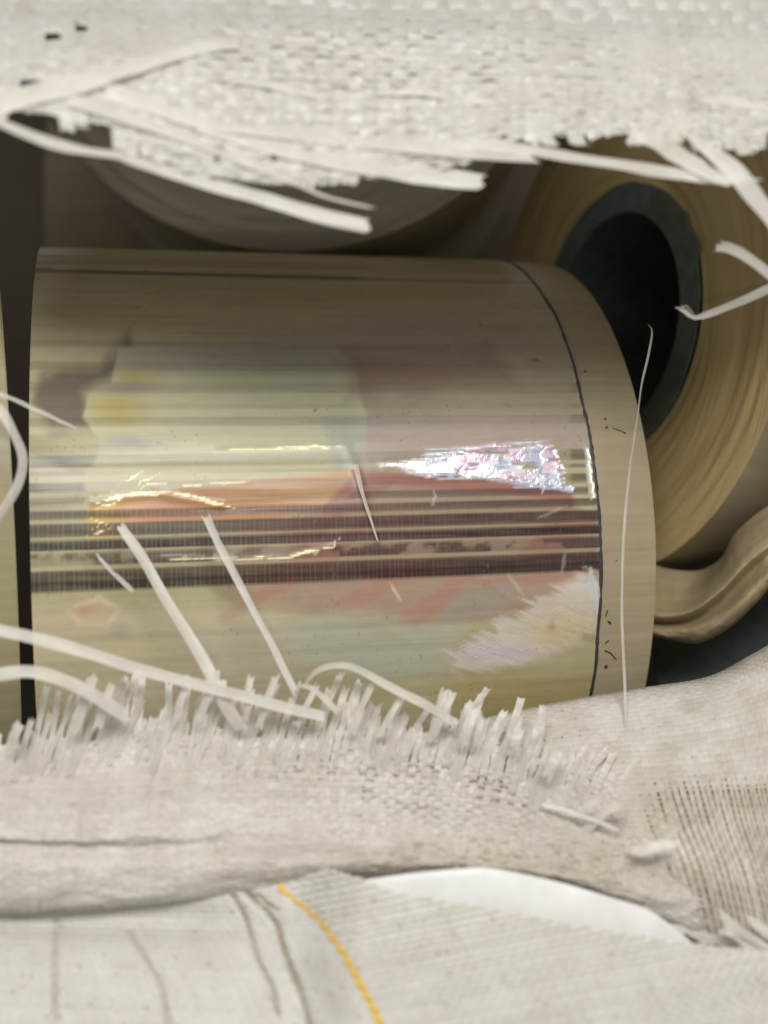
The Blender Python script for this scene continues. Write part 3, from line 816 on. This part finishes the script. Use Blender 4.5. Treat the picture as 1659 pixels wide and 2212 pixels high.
def up_warp(i):
    e = 0.955 + 0.035 * math.sin(i * 0.7) + rng.uniform(-0.055, 0.045)
    if rng.random() < 0.10: e -= 0.06
    u = float(np.interp((i + .5) / NWU * 8, range(9), cu))
    if u < 240: e = 0.90 + rng.uniform(-0.05, 0.02)
    if 60 < u < 110 or 215 < u < 250: e = 0.83
    if 1000 < u < 1130: e -= 0.03
    return 0.0, min(e, 1.0)
def up_weft(j):
    t = (j + .5) / NFU
    if t > 0.955: return 0.25, 0.25
    if t > 0.925: return 0.27, 0.44
    if t > 0.90: return 0.25, 0.56
    if t > 0.88: return 0.26, 0.82
    if t > 0.86: return 0.24, 1.0
    if t > 0.82: return 0.16, 1.0
    return 0.0, 1.0
def up_holes(u, v):
    ok = np.ones(len(u), bool)
    for hu, hv, ru, rv in ((72, 182, 34, 15), (162, 200, 17, 11), (168, 66, 18, 10), (112, 76, 12, 12), (212, 292, 34, 34), (62, 252, 60, 12), (590, 338, 16, 18), (470, 330, 8, 16), (1215, 300, 22, 12), (1310, 312, 30, 14)):
        ok &= ((u - hu) / ru) ** 2 + ((v - hv) / rv) ** 2 > 1
    return ok
weave(upper_sack, up_surf, NWU, NFU, 2.0, up_warp, up_weft, M_FAB_UP, dirt=up_tint, rag=10, sub=5, holes=up_holes, fray=(0.88, 1.02, 1.0, 8), irr=0.4, tw=lambda u, v: 0.15 + 0.28 * np.exp(-((u - 780) / 430) ** 2 - ((v - 150) / 110) ** 2) + 0.5 * np.exp(-((u - 1550) / 160) ** 2 - ((v - 230) / 60) ** 2),
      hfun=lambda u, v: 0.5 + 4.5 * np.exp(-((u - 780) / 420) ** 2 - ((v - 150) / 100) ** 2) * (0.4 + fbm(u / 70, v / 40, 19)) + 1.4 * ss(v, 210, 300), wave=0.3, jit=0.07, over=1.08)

_ga, _gb = np.meshgrid(np.linspace(0, 1, 160), np.linspace(0, 1, 160), indexing='ij')
_gx = up_surf(_ga, _gb); _gu, _gv = proj(_gx)
def flap_depth(u, v):
    i = np.argmin((_gu - u) ** 2 + (_gv - v) ** 2)
    return float(_gx.reshape(-1, 3)[i, 1])
def T(pts, *a, **k):
    # tapes of the flap lie just in front of it and hang from its edge
    strand(upper_sack, [(u, v, d if d > -250 else flap_depth(u, v) - 4) for u, v, d in pts], *a, **k)
T([(-60, 245, -560), (0, 265, -540), (120, 312, -510), (200, 330, -495), (262, 338, -480), (300, 352, -470), (450, 395, -430), (600, 438, -400), (700, 466, -380), (792, 487, -370)], 26, (0.5, -0.3))
T([(150, 215, -520), (300, 262, -480), (400, 300, -455), (480, 332, -435), (600, 378, -410), (690, 418, -395), (750, 436, -390), (806, 450, -385)], 26, (0.2, 0.5), taper=(1.1, .55))
T([(420, 268, -450), (560, 308, -425), (700, 344, -405), (850, 371, -385), (960, 385, -380), (1052, 396, -375)], 34, (0.1, 0.0), rag=16)
T([(240, 200, -530), (420, 258, -480), (560, 278, -430), (760, 300, -405), (950, 322, -390), (1060, 330, -385), (1150, 336, -380)], 34, (-0.1, 0.2), rag=14)
T([(900, 310, -395), (1040, 312, -390), (1130, 322, -385), (1240, 342, -375), (1340, 356, -370), (1450, 372, -360), (1560, 385, -352), (1626, 388, -350)], 30, (0.15, -0.15), rag=20, taper=(1, .7))
T([(1380, 285, -370), (1440, 318, -365), (1490, 350, -360), (1530, 372, -356), (1570, 385, -350)], 36, (0.1, 0.1))
T([(1470, 268, -380), (1530, 320, -370), (1590, 372, -365), (1625, 420, -360), (1680, 485, -355), (1740, 560, -350)], 34, (0.2, -0.2))
T([(-80, 232, -590), (0, 222, -580), (90, 198, -570), (200, 170, -565), (320, 132, -575), (430, 100, -580), (520, 90, -578)], 46, (0.1, 0.3), tint=1.0)
for (u, v, l, dv, d) in ((480, 66, 260, 34, -585), (470, 168, 240, 42, -545), (700, 104, 300, 34, -515), (820, 196, 240, 22, -480), (1500, 214, 170, 18, -440)):
    T([(u, v, d), (u + l * .35, v + dv * .3 + rng.uniform(-4, 4), d), (u + l * .7, v + dv * .75 + rng.uniform(-4, 4), d), (u + l, v + dv, d)], rng.uniform(13, 18), (0.1, -0.1), rag=14)
# torn tuft at the right
for k in range(9):
    u0 = 1360 + k * 14 + rng.uniform(-6, 6); l = rng.uniform(30, 62)
    T([(u0 + 40, 250 + rng.uniform(-8, 8), -395), (u0 + 20, 278, -385), (u0 + 20 - l * .45, 285 + l * .55, -378)], rng.uniform(7, 13), (0.2, 0.4), rag=8)
strand(upper_sack, [(1555, 533, -385), (1580, 538, -390), (1625, 562, -395), (1668, 596, -400), (1720, 640, -400), (1800, 660, -420)], 22, (0.0, 0.1), tint=.92)
strand(upper_sack, [(1468, 664, -250), (1482, 672, -255), (1494, 684, -260), (1510, 686, -265), (1560, 668, -280), (1610, 646, -300), (1662, 622, -320), (1740, 590, -360), (1830, 560, -400)], 21, (0.5, 0.0), tint=.9)
strand(upper_sack, [(1464, 668, -252), (1480, 660, -254), (1492, 668, -258), (1502, 684, -262)], 10, (0.6, 0.9), tint=.75)
T([(1400, 700, 20), (1409, 716, 10), (1400, 770, 0), (1386, 830, -20), (1377, 900, -40), (1362, 1000, -60), (1350, 1120, -70), (1345, 1220, -75), (1344, 1340, -85), (1350, 1480, -110), (1354, 1600, -160), (1357, 1720, -240)], 8, (0.9, 0.4), rag=4)

# ---- lower torn flap
cb = [-200, 120, 400, 700, 1000, 1280, 1480, 1640, 1880]
def rowb(sh, vs, ds): return [(u + s, v, d) for u, s, v, d in zip(cb, sh if hasattr(sh, '__len__') else [sh] * 9, vs, ds)]
lo_grid = Grid([
    rowb(70, [1470, 1448, 1440, 1462, 1480, 1615, 1700, 1740, 1790], [-300, -270, -230, -200, -190, -180, -190, -200, -210]),
    rowb(36, [1592, 1580, 1560, 1580, 1590, 1680, 1745, 1790, 1840], [-330, -300, -260, -230, -215, -215, -230, -240, -250]),
    rowb(18, [1660, 1650, 1640, 1650, 1670, 1730, 1790, 1840, 1890], [-370, -345, -310, -285, -265, -260, -270, -280, -290]),
    rowb(6, [1740, 1740, 1730, 1725, 1740, 1790, 1840, 1890, 1940], [-430, -410, -380, -350, -330, -315, -315, -320, -330]),
    rowb(0, [1798, 1808, 1800, 1785, 1795, 1835, 1885, 1935, 1985], [-470, -458, -430, -390, -380, -360, -345, -345, -355]),
    rowb(-4, [1812, 1828, 1830, 1822, 1835, 1870, 1915, 1965, 2015], [-452, -445, -428, -412, -405, -385, -365, -360, -370]),
    rowb(-8, [1870, 1880, 1870, 1855, 1860, 1905, 1955, 2000, 2050], [-470, -460, -450, -435, -420, -395, -375, -368, -375]),
    rowb(-10, [1945, 1940, 1920, 1890, 1872, 1920, 2000, 2040, 2090], [-466, -456, -444, -428, -410, -382, -365, -360, -365]),
    rowb(-10, [1975, 1968, 1945, 1912, 1890, 1942, 2024, 2062, 2110], [-432, -426, -416, -398, -378, -350, -330, -325, -330]),
    rowb(-10, [1960, 1950, 1930, 1900, 1880, 1930, 2010, 2050, 2100], [-370, -365, -350, -330, -310, -285, -265, -260, -265])])
lower_sack = root('woven_sack', P(700, 1960, -380), 'lower flap of torn white woven sack, crumpled, fringed below the printed roll', 'woven sack', 'torn woven sack flaps')
def lo_surf(a, b):
    q = lo_grid(a, b)
    d = q[..., 2] + 30 * (fbm(a * 10, b * 6, 141) - 0.5) + 8 * (fbm(a * 50, b * 18, 142) - .5)
    dv = 10 * (fbm(a * 8, b * 3 + 4, 143) - .5)
    return P(q[..., 0], q[..., 1] + dv, d)
NWL, NFL = 140, 56
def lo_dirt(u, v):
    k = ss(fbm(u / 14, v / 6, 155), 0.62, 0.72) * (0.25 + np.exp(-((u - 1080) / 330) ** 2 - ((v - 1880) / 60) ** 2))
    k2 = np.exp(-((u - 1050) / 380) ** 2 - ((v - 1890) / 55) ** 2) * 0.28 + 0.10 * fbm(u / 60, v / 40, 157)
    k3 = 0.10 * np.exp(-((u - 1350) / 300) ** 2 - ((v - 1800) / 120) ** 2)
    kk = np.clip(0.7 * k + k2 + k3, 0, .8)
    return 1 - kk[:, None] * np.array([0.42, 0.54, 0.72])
def lo_warp(i):
    u = -200 + (i + .5) / NWL * 2080
    e = 0.065 + rng.uniform(-0.065, 0.06)
    if rng.random() < 0.16: e = 0.15 + rng.uniform(-.02, .05)
    if u < 110: e = 0.14 + rng.uniform(-.05, .02)
    if u > 1000: e = 0.12 + rng.uniform(-0.11, 0.05)
    if u > 1300: e = 0.2 + (u - 1300) / 260 + rng.uniform(-0.05, 0.05)
    if u > 1450: e = 1.0
    return max(e, 0.0), 1.0
def lo_weft(j):
    t = (j + .5) / NFL
    if t < 0.10: return 0.5, 0.5
    if t < 0.125: return 0.33, 0.52
    if t < 0.15: return 0.48, 0.66
    if t < 0.19: return 0.23, 0.36
    if t < 0.215: return 0.40, 0.72
    if t < 0.25: return 0.0, 0.78
    return 0.0, 0.79 + rng.uniform(-.025, .01)
weave(lower_sack, lo_surf, NWL, NFL, 1.8, lo_warp, lo_weft, M_FAB, dirt=lo_dirt, rag=7, wave=0.25, jit=0.09, over=1.08, fray=(0.17, 0.0, 1.6, 12), irr=0.5, tw=lambda u, v: 0.25 + 0.7 * np.exp(-((u - 950) / 420) ** 2 - ((v - 1660) / 110) ** 2),
      hfun=lambda u, v: 0.35 + 2.2 * np.exp(-((u - 1000) / 360) ** 2 - ((v - 1690) / 100) ** 2) + 0.5 * fbm(u / 90, v / 60, 9) + 0.8 * ss(-v, -1640, -1580),
      widf=lambda u, v: 1 - 0.10 * ss(-v, -1625, -1585) - 0.22 * np.exp(-((u - 980) / 330) ** 2 - ((v - 1680) / 80) ** 2) * ss(fbm(u / 50, v / 30, 33), 0.4, 0.6))

# smooth folded layer of the same sack behind the fringe
ca = [780, 1000, 1200, 1400, 1540, 1640, 1740, 1960]
def rowa(vs, ds, sh=0): return [(u + sh, v, d) for u, v, d in zip(ca, vs, ds)]
bk_grid = Grid([
    rowa([1640, 1578, 1532, 1498, 1480, 1432, 1380, 1300], [30, 20, 30, 60, 80, 60, 40, 20], -30),
    rowa([1628, 1566, 1520, 1486, 1462, 1412, 1358, 1280], [-40, -50, -40, -10, 10, 0, -20, -40], -10),
    rowa([1640, 1580, 1536, 1506, 1482, 1440, 1390, 1310], [-95, -105, -100, -80, -70, -80, -95, -110], 0),
    rowa([1700, 1640, 1600, 1580, 1560, 1530, 1490, 1420], [-150, -160, -160, -150, -150, -150, -160, -170], 20),
    rowa([1780, 1720, 1690, 1680, 1670, 1660, 1640, 1590], [-200, -210, -220, -225, -230, -225, -220, -220], 40),
    rowa([1860, 1800, 1780, 1780, 1790, 1800, 1800, 1780], [-250, -260, -280, -310, -320, -305, -280, -270], 70),
    rowa([1930, 1880, 1870, 1880, 1910, 1950, 1970, 1970], [-280, -300, -320, -372, -390, -380, -340, -310], 110),
    rowa([2010, 1990, 1990, 2040, 2095, 2140, 2170, 2190], [-280, -300, -330, -375, -405, -410, -390, -360], 150)])
def bk_surf(a, b):
    q = bk_grid(a, b)
    d = q[..., 2] + 16 * (fbm(a * 7, b * 5, 241) - 0.5)
    return P(q[..., 0], q[..., 1], d)
def bk_dirt(u, v):
    g = ss(u, 1340, 1440) * ss(v, 1640, 1760)
    k = 0.22 * ss(fbm(u / 60, v / 30, 255), 0.4, 0.7) + 0.12 * g
    return 1 - k[:, None] * np.array([0.5, 0.62, 0.85])
weave(lower_sack, bk_surf, 74, 58, 0.9, lambda i: (0.0, 1.0), lambda j: (0.0, 1.0), M_FAB, dirt=bk_dirt, joined='folded_layer', wave=0.3, over=1.08, jit=.08,
      widf=lambda u, v: 1 - 0.28 * ss(u, 1370, 1440) * ss(v, 1640, 1740) * ss(fbm(u / 120, v / 120, 34), 0.25, 0.45) - 0.10 * ss(fbm(u / 200, v / 12, 35), .5, .7),
      widf2=lambda u, v: 1 - 0.86 * ss(u + .25 * (v - 1800), 1370, 1420) * ss(v, 1650, 1720))
def under(a, b):
    q = bk_grid(a, b); q = q.copy(); q[..., 2] += 22; return q
surf_obj('inner_layer', under, 50, 60, M_INNER, lower_sack, wrinkle=0, label='brownish inner layer between the loose ribs')

T2 = lambda *a, **k: strand(lower_sack, *a, **k)
T2([(-60, 1345, -420), (0, 1362, -410), (70, 1378, -400), (200, 1414, -380), (340, 1456, -350), (470, 1490, -330), (590, 1520, -310), (710, 1552, -290)], 24, (0.1, 0.3))
T2([(-60, 1470, -420), (0, 1456, -415), (70, 1450, -405), (140, 1470, -395), (210, 1505, -380), (275, 1548, -350)], 25, (0.0, 0.2))
T2([(262, 1138, -225), (310, 1210, -240), (362, 1302, -260), (420, 1392, -290), (468, 1482, -320), (492, 1530, -315), (525, 1580, -300)], 22, (0.1, -0.2), taper=(.85, 1.1))
T2([(444, 1112, -180), (480, 1190, -190), (535, 1295, -210), (590, 1398, -230), (640, 1500, -250)], 16, (0.3, 0.1), taper=(1.05, .8), tint=.93)
T2([(655, 1500, -250), (662, 1474, -258), (684, 1450, -268), (720, 1437, -275), (762, 1442, -280), (850, 1488, -285), (915, 1520, -280), (980, 1560, -270)], 19, (0.9, 0.1))
T2([(640, 1500, -260), (648, 1482, -270), (668, 1484, -276), (700, 1508, -280), (730, 1540, -275)], 13, (0.8, 0.2))
T2([(212, 1202, -222), (245, 1238, -228), (284, 1274, -236)], 10, (0.2, 0.4), taper=(.6, 1.1), tint=.85)
T2([(768, 1004, -30), (784, 1070, -36), (800, 1120, -42), (816, 1168, -50)], 11, (0.4, 0.3), taper=(1.2, .3), rag=3)  # pale strip added as the highlight of a fold in the film, no tape
T2([(-60, 838, -300), (0, 852, -290), (50, 872, -280), (105, 898, -270), (162, 924, -262)], 13, (0.3, 0.7))
T2([(-60, 840, -360), (0, 886, -350), (30, 936, -345), (49, 988, -340), (42, 1036, -340), (16, 1086, -345), (-40, 1160, -350)], 18, (0.2, 0.9))
for (u, v, l, tx, w, d) in ((930, 1600, 110, 30, 15, -260), (1000, 1610, 74, 24, 18, -270), (1030, 1608, 66, 10, 14, -272), (940, 1590, 90, 40, 10, -262), (1110, 1620, 46, 14, 18, -275), (1180, 1680, 62, 30, 20, -290),
                           (820, 1590, 90, 50, 13, -258), (760, 1585, 100, 40, 15, -262), (560, 1570, 110, 36, 15, -290), (530, 1560, 100, 12, 13, -300), (430, 1560, 110, 40, 16, -310), (380, 1555, 95, 28, 15, -315), (160, 1580, 120, 42, 22, -345), (210, 1575, 100, 34, 18, -340), (20, 1620, 60, 24, 22, -370), (640, 1575, 92, 44, 12, -280)):
    T2([(u, v, d - 8), (u + tx * .45, v - l * .5, d - 14), (u + tx, v - l, d - 2)], w, (0.1, 0.3), rag=8, tint=rng.uniform(.93, 1.02))
_la, _lb = np.meshgrid(np.linspace(0, 1, 200), np.linspace(0, 0.7, 140), indexing='ij')
_lx = lo_surf(_la, _lb); _lu, _lv = proj(_lx)
def lo_depth(u, v):
    i = np.argmin((_lu - u) ** 2 + (_lv - v) ** 2)
    return float(_lx.reshape(-1, 3)[i, 1])
for k in range(96):
    u0 = 60 + k * 12.8 + rng.uniform(-10, 10)
    vb = float(np.interp(u0, [0, 300, 600, 1000, 1300], [1592, 1572, 1566, 1596, 1692]))
    up_ = rng.uniform(10, 110) * (1.0 if u0 < 700 else 0.6); dn = rng.uniform(25, 100); lean = rng.uniform(.15, .5)
    pts = []
    for t in (-1.0, -0.5, 0.0, 0.5, 1.0):
        vv = vb - t * (up_ if t > 0 else dn); du = (vb - vv) * lean
        pts.append((u0 + du, vv, lo_depth(u0 + du, max(vv, vb - 30)) - 5 - (rng.uniform(0, 10) * t if t > 0 else 0)))
    T2(pts, rng.uniform(7, 14), (rng.uniform(-.1, .15), rng.uniform(-.1, .5)), rag=6, tint=rng.uniform(.9, 1.0))
T2([(1262, 1800, -330), (1292, 1770, -345), (1322, 1742, -352), (1344, 1740, -350), (1354, 1758, -345), (1344, 1800, -340)], 17, (0.2, 0.9))
T2([(1368, 1842, -395), (1410, 1830, -400), (1456, 1820, -400)], 19, (0.0, 0.2))
T2([(1250, 1770, -340), (1270, 1742, -350), (1300, 1722, -352)], 15, (0.2, 0.6))
T2([(1180, 1740, -330), (1260, 1762, -345), (1330, 1790, -350)], 9, (0.1, 0.3))
for k in range(12):
    u0 = 1560 + rng.uniform(-10, 70); v0 = 1960 + rng.uniform(0, 120); l = rng.uniform(50, 120)
    T2([(u0, v0, -430), (u0 + l * .5, v0 + l * .35 + rng.uniform(-10, 10), -440), (u0 + l, v0 + l * .75, -430)], rng.uniform(8, 15), (0.1, 0.6), rag=8)
for k in range(5):
    u0 = 1395 + k * 36; v0 = 1985 + k * 9
    T2([(u0, v0, -400), (u0 + 60, v0 + 20 + rng.uniform(-5, 10), -405), (u0 + 135, v0 + 28 + rng.uniform(-5, 16), -405)], rng.uniform(6, 11), (0.1, 0.5), rag=10)

# ---- lower sheet with the yellow thread
stripe_v = np.array([1780, 1860, 1925, 1945, 1990, 2060, 2150, 2212, 2300, 2420.])
stripe_u = np.array([560, 585, 612, 640, 696, 745, 792, 822, 856, 896.])
sheet = root('woven_sheet', P(760, 2330, -560), 'white ribbed woven sheet with one yellow stitched thread under the crumpled flap', 'woven sheet')
CREASE = [(((480, 1900), (505, 1935), (532, 1985), (545, 2030), (560, 2080), (588, 2130), (600, 2190)), 9, 6), (((530, 1925), (575, 1965), (600, 2000), (616, 2060), (640, 2120), (655, 2165), (680, 2260)), 12, 7),
          (((280, 2010), (320, 2080), (350, 2140), (372, 2260)), 6, 7), (((122, 1990), (116, 2080), (118, 2200)), 6, 8), (((560, 1935), (580, 1955), (600, 1965)), 8, 5)]
def sheet_uv(a, b):
    # a 0..1 across (-1000..1150 from the thread), b 0..1 down
    aa = -1050 + a * 2150; bb = 1800 + b * 760
    su = np.interp(bb, stripe_v, stripe_u)
    r = np.maximum(aa, 0)
    u = su * (1 - 0.45 * ss(-aa, 0, 900)) + 0.45 * ss(-aa, 0, 900) * 780 + aa
    v = bb - 0.20 * r + 0.02 * np.minimum(aa, 0) + 0.00002 * r * r
    return u, v
def sheet_d(u, v):
    d = -395 - 75 * ss(u, 630, 800) - (0.42 - 0.14 * ss(u, 630, 800)) * (v - 1950) - 26 * np.exp(-((u - (690 + 0.4 * (v - 1990))) / 110) ** 2) * 0.6
    d = d - 30 + 38 * np.exp(-((v - 1990) / 45) ** 2) * (1 - ss(u, 350, 640))
    d = d + 20 * (fbm(u / 260, v / 200, 301) - .5)
    for q, h, w in CREASE: d = d + h * np.exp(-(line_dist(u, v, q) / w) ** 2)
    d = d - 60 * ss(u, 1380, 1700) * ss(v, 2030, 2200)
    return np.maximum(d, -640)
def sh_surf(a, b):
    u, v = sheet_uv(a, b); return P(u, v, sheet_d(u, v))
NWS, NFS = 165, 60
def sh_tint(u, v):
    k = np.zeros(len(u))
    for q, h, w in CREASE: k = np.maximum(k, 0.055 * h * np.exp(-(line_dist(u, v, q) / (w * .75)) ** 2) * (0.3 + fbm(u / 20, v / 20, 311)))  # darker along each crease, stronger where it is deeper
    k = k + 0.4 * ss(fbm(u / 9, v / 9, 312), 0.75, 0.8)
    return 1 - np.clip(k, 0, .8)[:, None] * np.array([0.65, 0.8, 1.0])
def top_b(i):
    a = (i + .5) / NWS; b = np.linspace(0, 1, 300); u, v = sheet_uv(a, b)
    edge = np.where(u < 700, 1860, np.interp(u, [700, 780, 850, 1100, 1250, 1455, 1700, 2000], [1872, 1896, 1926, 1968, 1998, 2030, 2062, 2100]))
    ok = v > edge
    return (float(b[np.argmax(ok)]) if ok.any() else 1.0), 1.0
def top_a(j):
    b = (j + .5) / NFS; a = np.linspace(0, 1, 500); u, v = sheet_uv(a, b)
    edge = np.where(u < 700, 1860, np.interp(u, [700, 780, 850, 1100, 1250, 1455, 1700, 2000], [1872, 1896, 1926, 1968, 1998, 2030, 2062, 2100]))
    ok = v > edge
    if not ok.any(): return 0.5, 0.5
    i0 = int(np.argmax(ok)); i1 = i0
    while i1 + 1 < len(ok) and ok[i1 + 1]: i1 += 1
    return float(a[i0]), float(a[i1])
weave(sheet, sh_surf, NWS, NFS, 1.5, top_b, top_a, M_SHEET, dirt=sh_tint, joined='woven_tapes', over=1.04, wave=0.2, jit=0.05, crown=.16, hfun=lambda u, v: 0.45 + 0.5 * ss(u - np.interp(v, stripe_v, stripe_u), -10, 20),
      lift=lambda u, v: 4.2 * ss(u - np.interp(v, stripe_v, stripe_u), -10, 20), widf2=lambda u, v: 1 - 0.42 * ss(u - np.interp(v, stripe_v, stripe_u), -10, 20))
# the yellow thread runs over and under, so it shows as dashes
b = np.linspace(0.06, 0.99, 420); a = np.full(b.shape, 1050 / 2150.0)
N, sa, sb = normals_of(sh_surf, a, b)
vis = 3.0 + 1.4 * np.sign(np.cos(math.pi * b * 60)) * np.abs(np.cos(math.pi * b * 60)) ** .5
X = sh_surf(a, b) + N * (vis + 1.0)[:, None]
ww = 14 * (0.82 + 0.18 * np.cos(math.pi * b * 60))
ribbon('yellow_thread', X, N, sa, ww, M_YEL, sheet, (1, 1, 1), rag=(0, 0), crown=0.08, label='yellow woven thread running down the sheet')

# ---- white liner seen in the gap between flap and sheet
lip = ((700, 1938, -436), (780, 1922, -446), (900, 1905, -450), (1000, 1896, -452), (1062, 1896, -452), (1200, 1924, -446), (1330, 1962, -436), (1400, 1985, -428), (1448, 2018, -420), (1490, 2052, -410))
wg = Grid([[(u, v + dv, d + dd) for u, v, d in lip] for dv, dd in ((-12, 26), (-20, 8), (-14, -2), (40, -8), (110, -4), (200, 20))])
liner = surf_obj('white_liner', wg, 16, 40, M_WHITE, None, wrinkle=4, seed=9)
liner['label'] = 'smooth bright white liner showing in the gap between flap and ribbed sheet'
liner['category'] = 'liner'

# ---- the rest of the sack round the opening: top, sides (outside the picture)
def panel(parent, pts, nr, nc, seed):
    surf_obj('sack_panel', Grid(pts), nr, nc, M_FAB, parent, wrinkle=20, seed=seed)
uu_ = [-700, -220, 330, 880, 1420, 1900, 2500]
panel(upper_sack, [[(u, -400, -330) for u in uu_], [(u, -700, -420) for u in uu_], [(u * 1.1 - 80, -1200, -300) for u in uu_], [(u * .9 + 80, -1000, 500) for u in uu_], [(u * .8 + 160, -800, 2000) for u in uu_]], 40, 40, 3)
vv_ = [-600, -100, 400, 900, 1400, 1900, 2400]
def side_panel(parent, front, rear, seed):
    g = Grid(front)
    def f(a, b):
        q = g(a, b)
        return P(q[..., 0], q[..., 1], q[..., 2] + 60 * (fbm(a * 5, b * 4, seed) - .5) + 14 * (fbm(a * 16, b * 14, seed + 2) - .5))
    weave(parent, f, 70, 110, 1.4, lambda i: (0.0, 1.0), lambda j: (0.0, 1.0), M_FAB, joined='sack_panel', over=1.06, sub=2, wave=.3, jit=.08,
          dirt=lambda u, v: 1 - (0.2 * ss(fbm(u / 60, v / 60, seed), .45, .7))[:, None] * np.array([.5, .62, .85]))
    panel(parent, rear, 30, 30, seed)
side_panel(lower_sack, [[(u, v, d) for u, d in ((-190, -400), (-320, -425), (-520, -330), (-760, -100))] for v in vv_],
           [[(-755, v, -100) for v in vv_], [(-790, v, 300) for v in vv_], [(-800, v, 900) for v in vv_], [(-800, v, 2200) for v in vv_]], 5)
side_panel(lower_sack, [[(u, v, d) for u, d in ((1950, -330), (2060, -370), (2200, -300), (2330, -50))] for v in vv_],
           [[(2325, v, -50) for v in vv_], [(2330, v, 300) for v in vv_], [(2300, v, 900) for v in vv_], [(2200, v, 2200) for v in vv_]], 6)
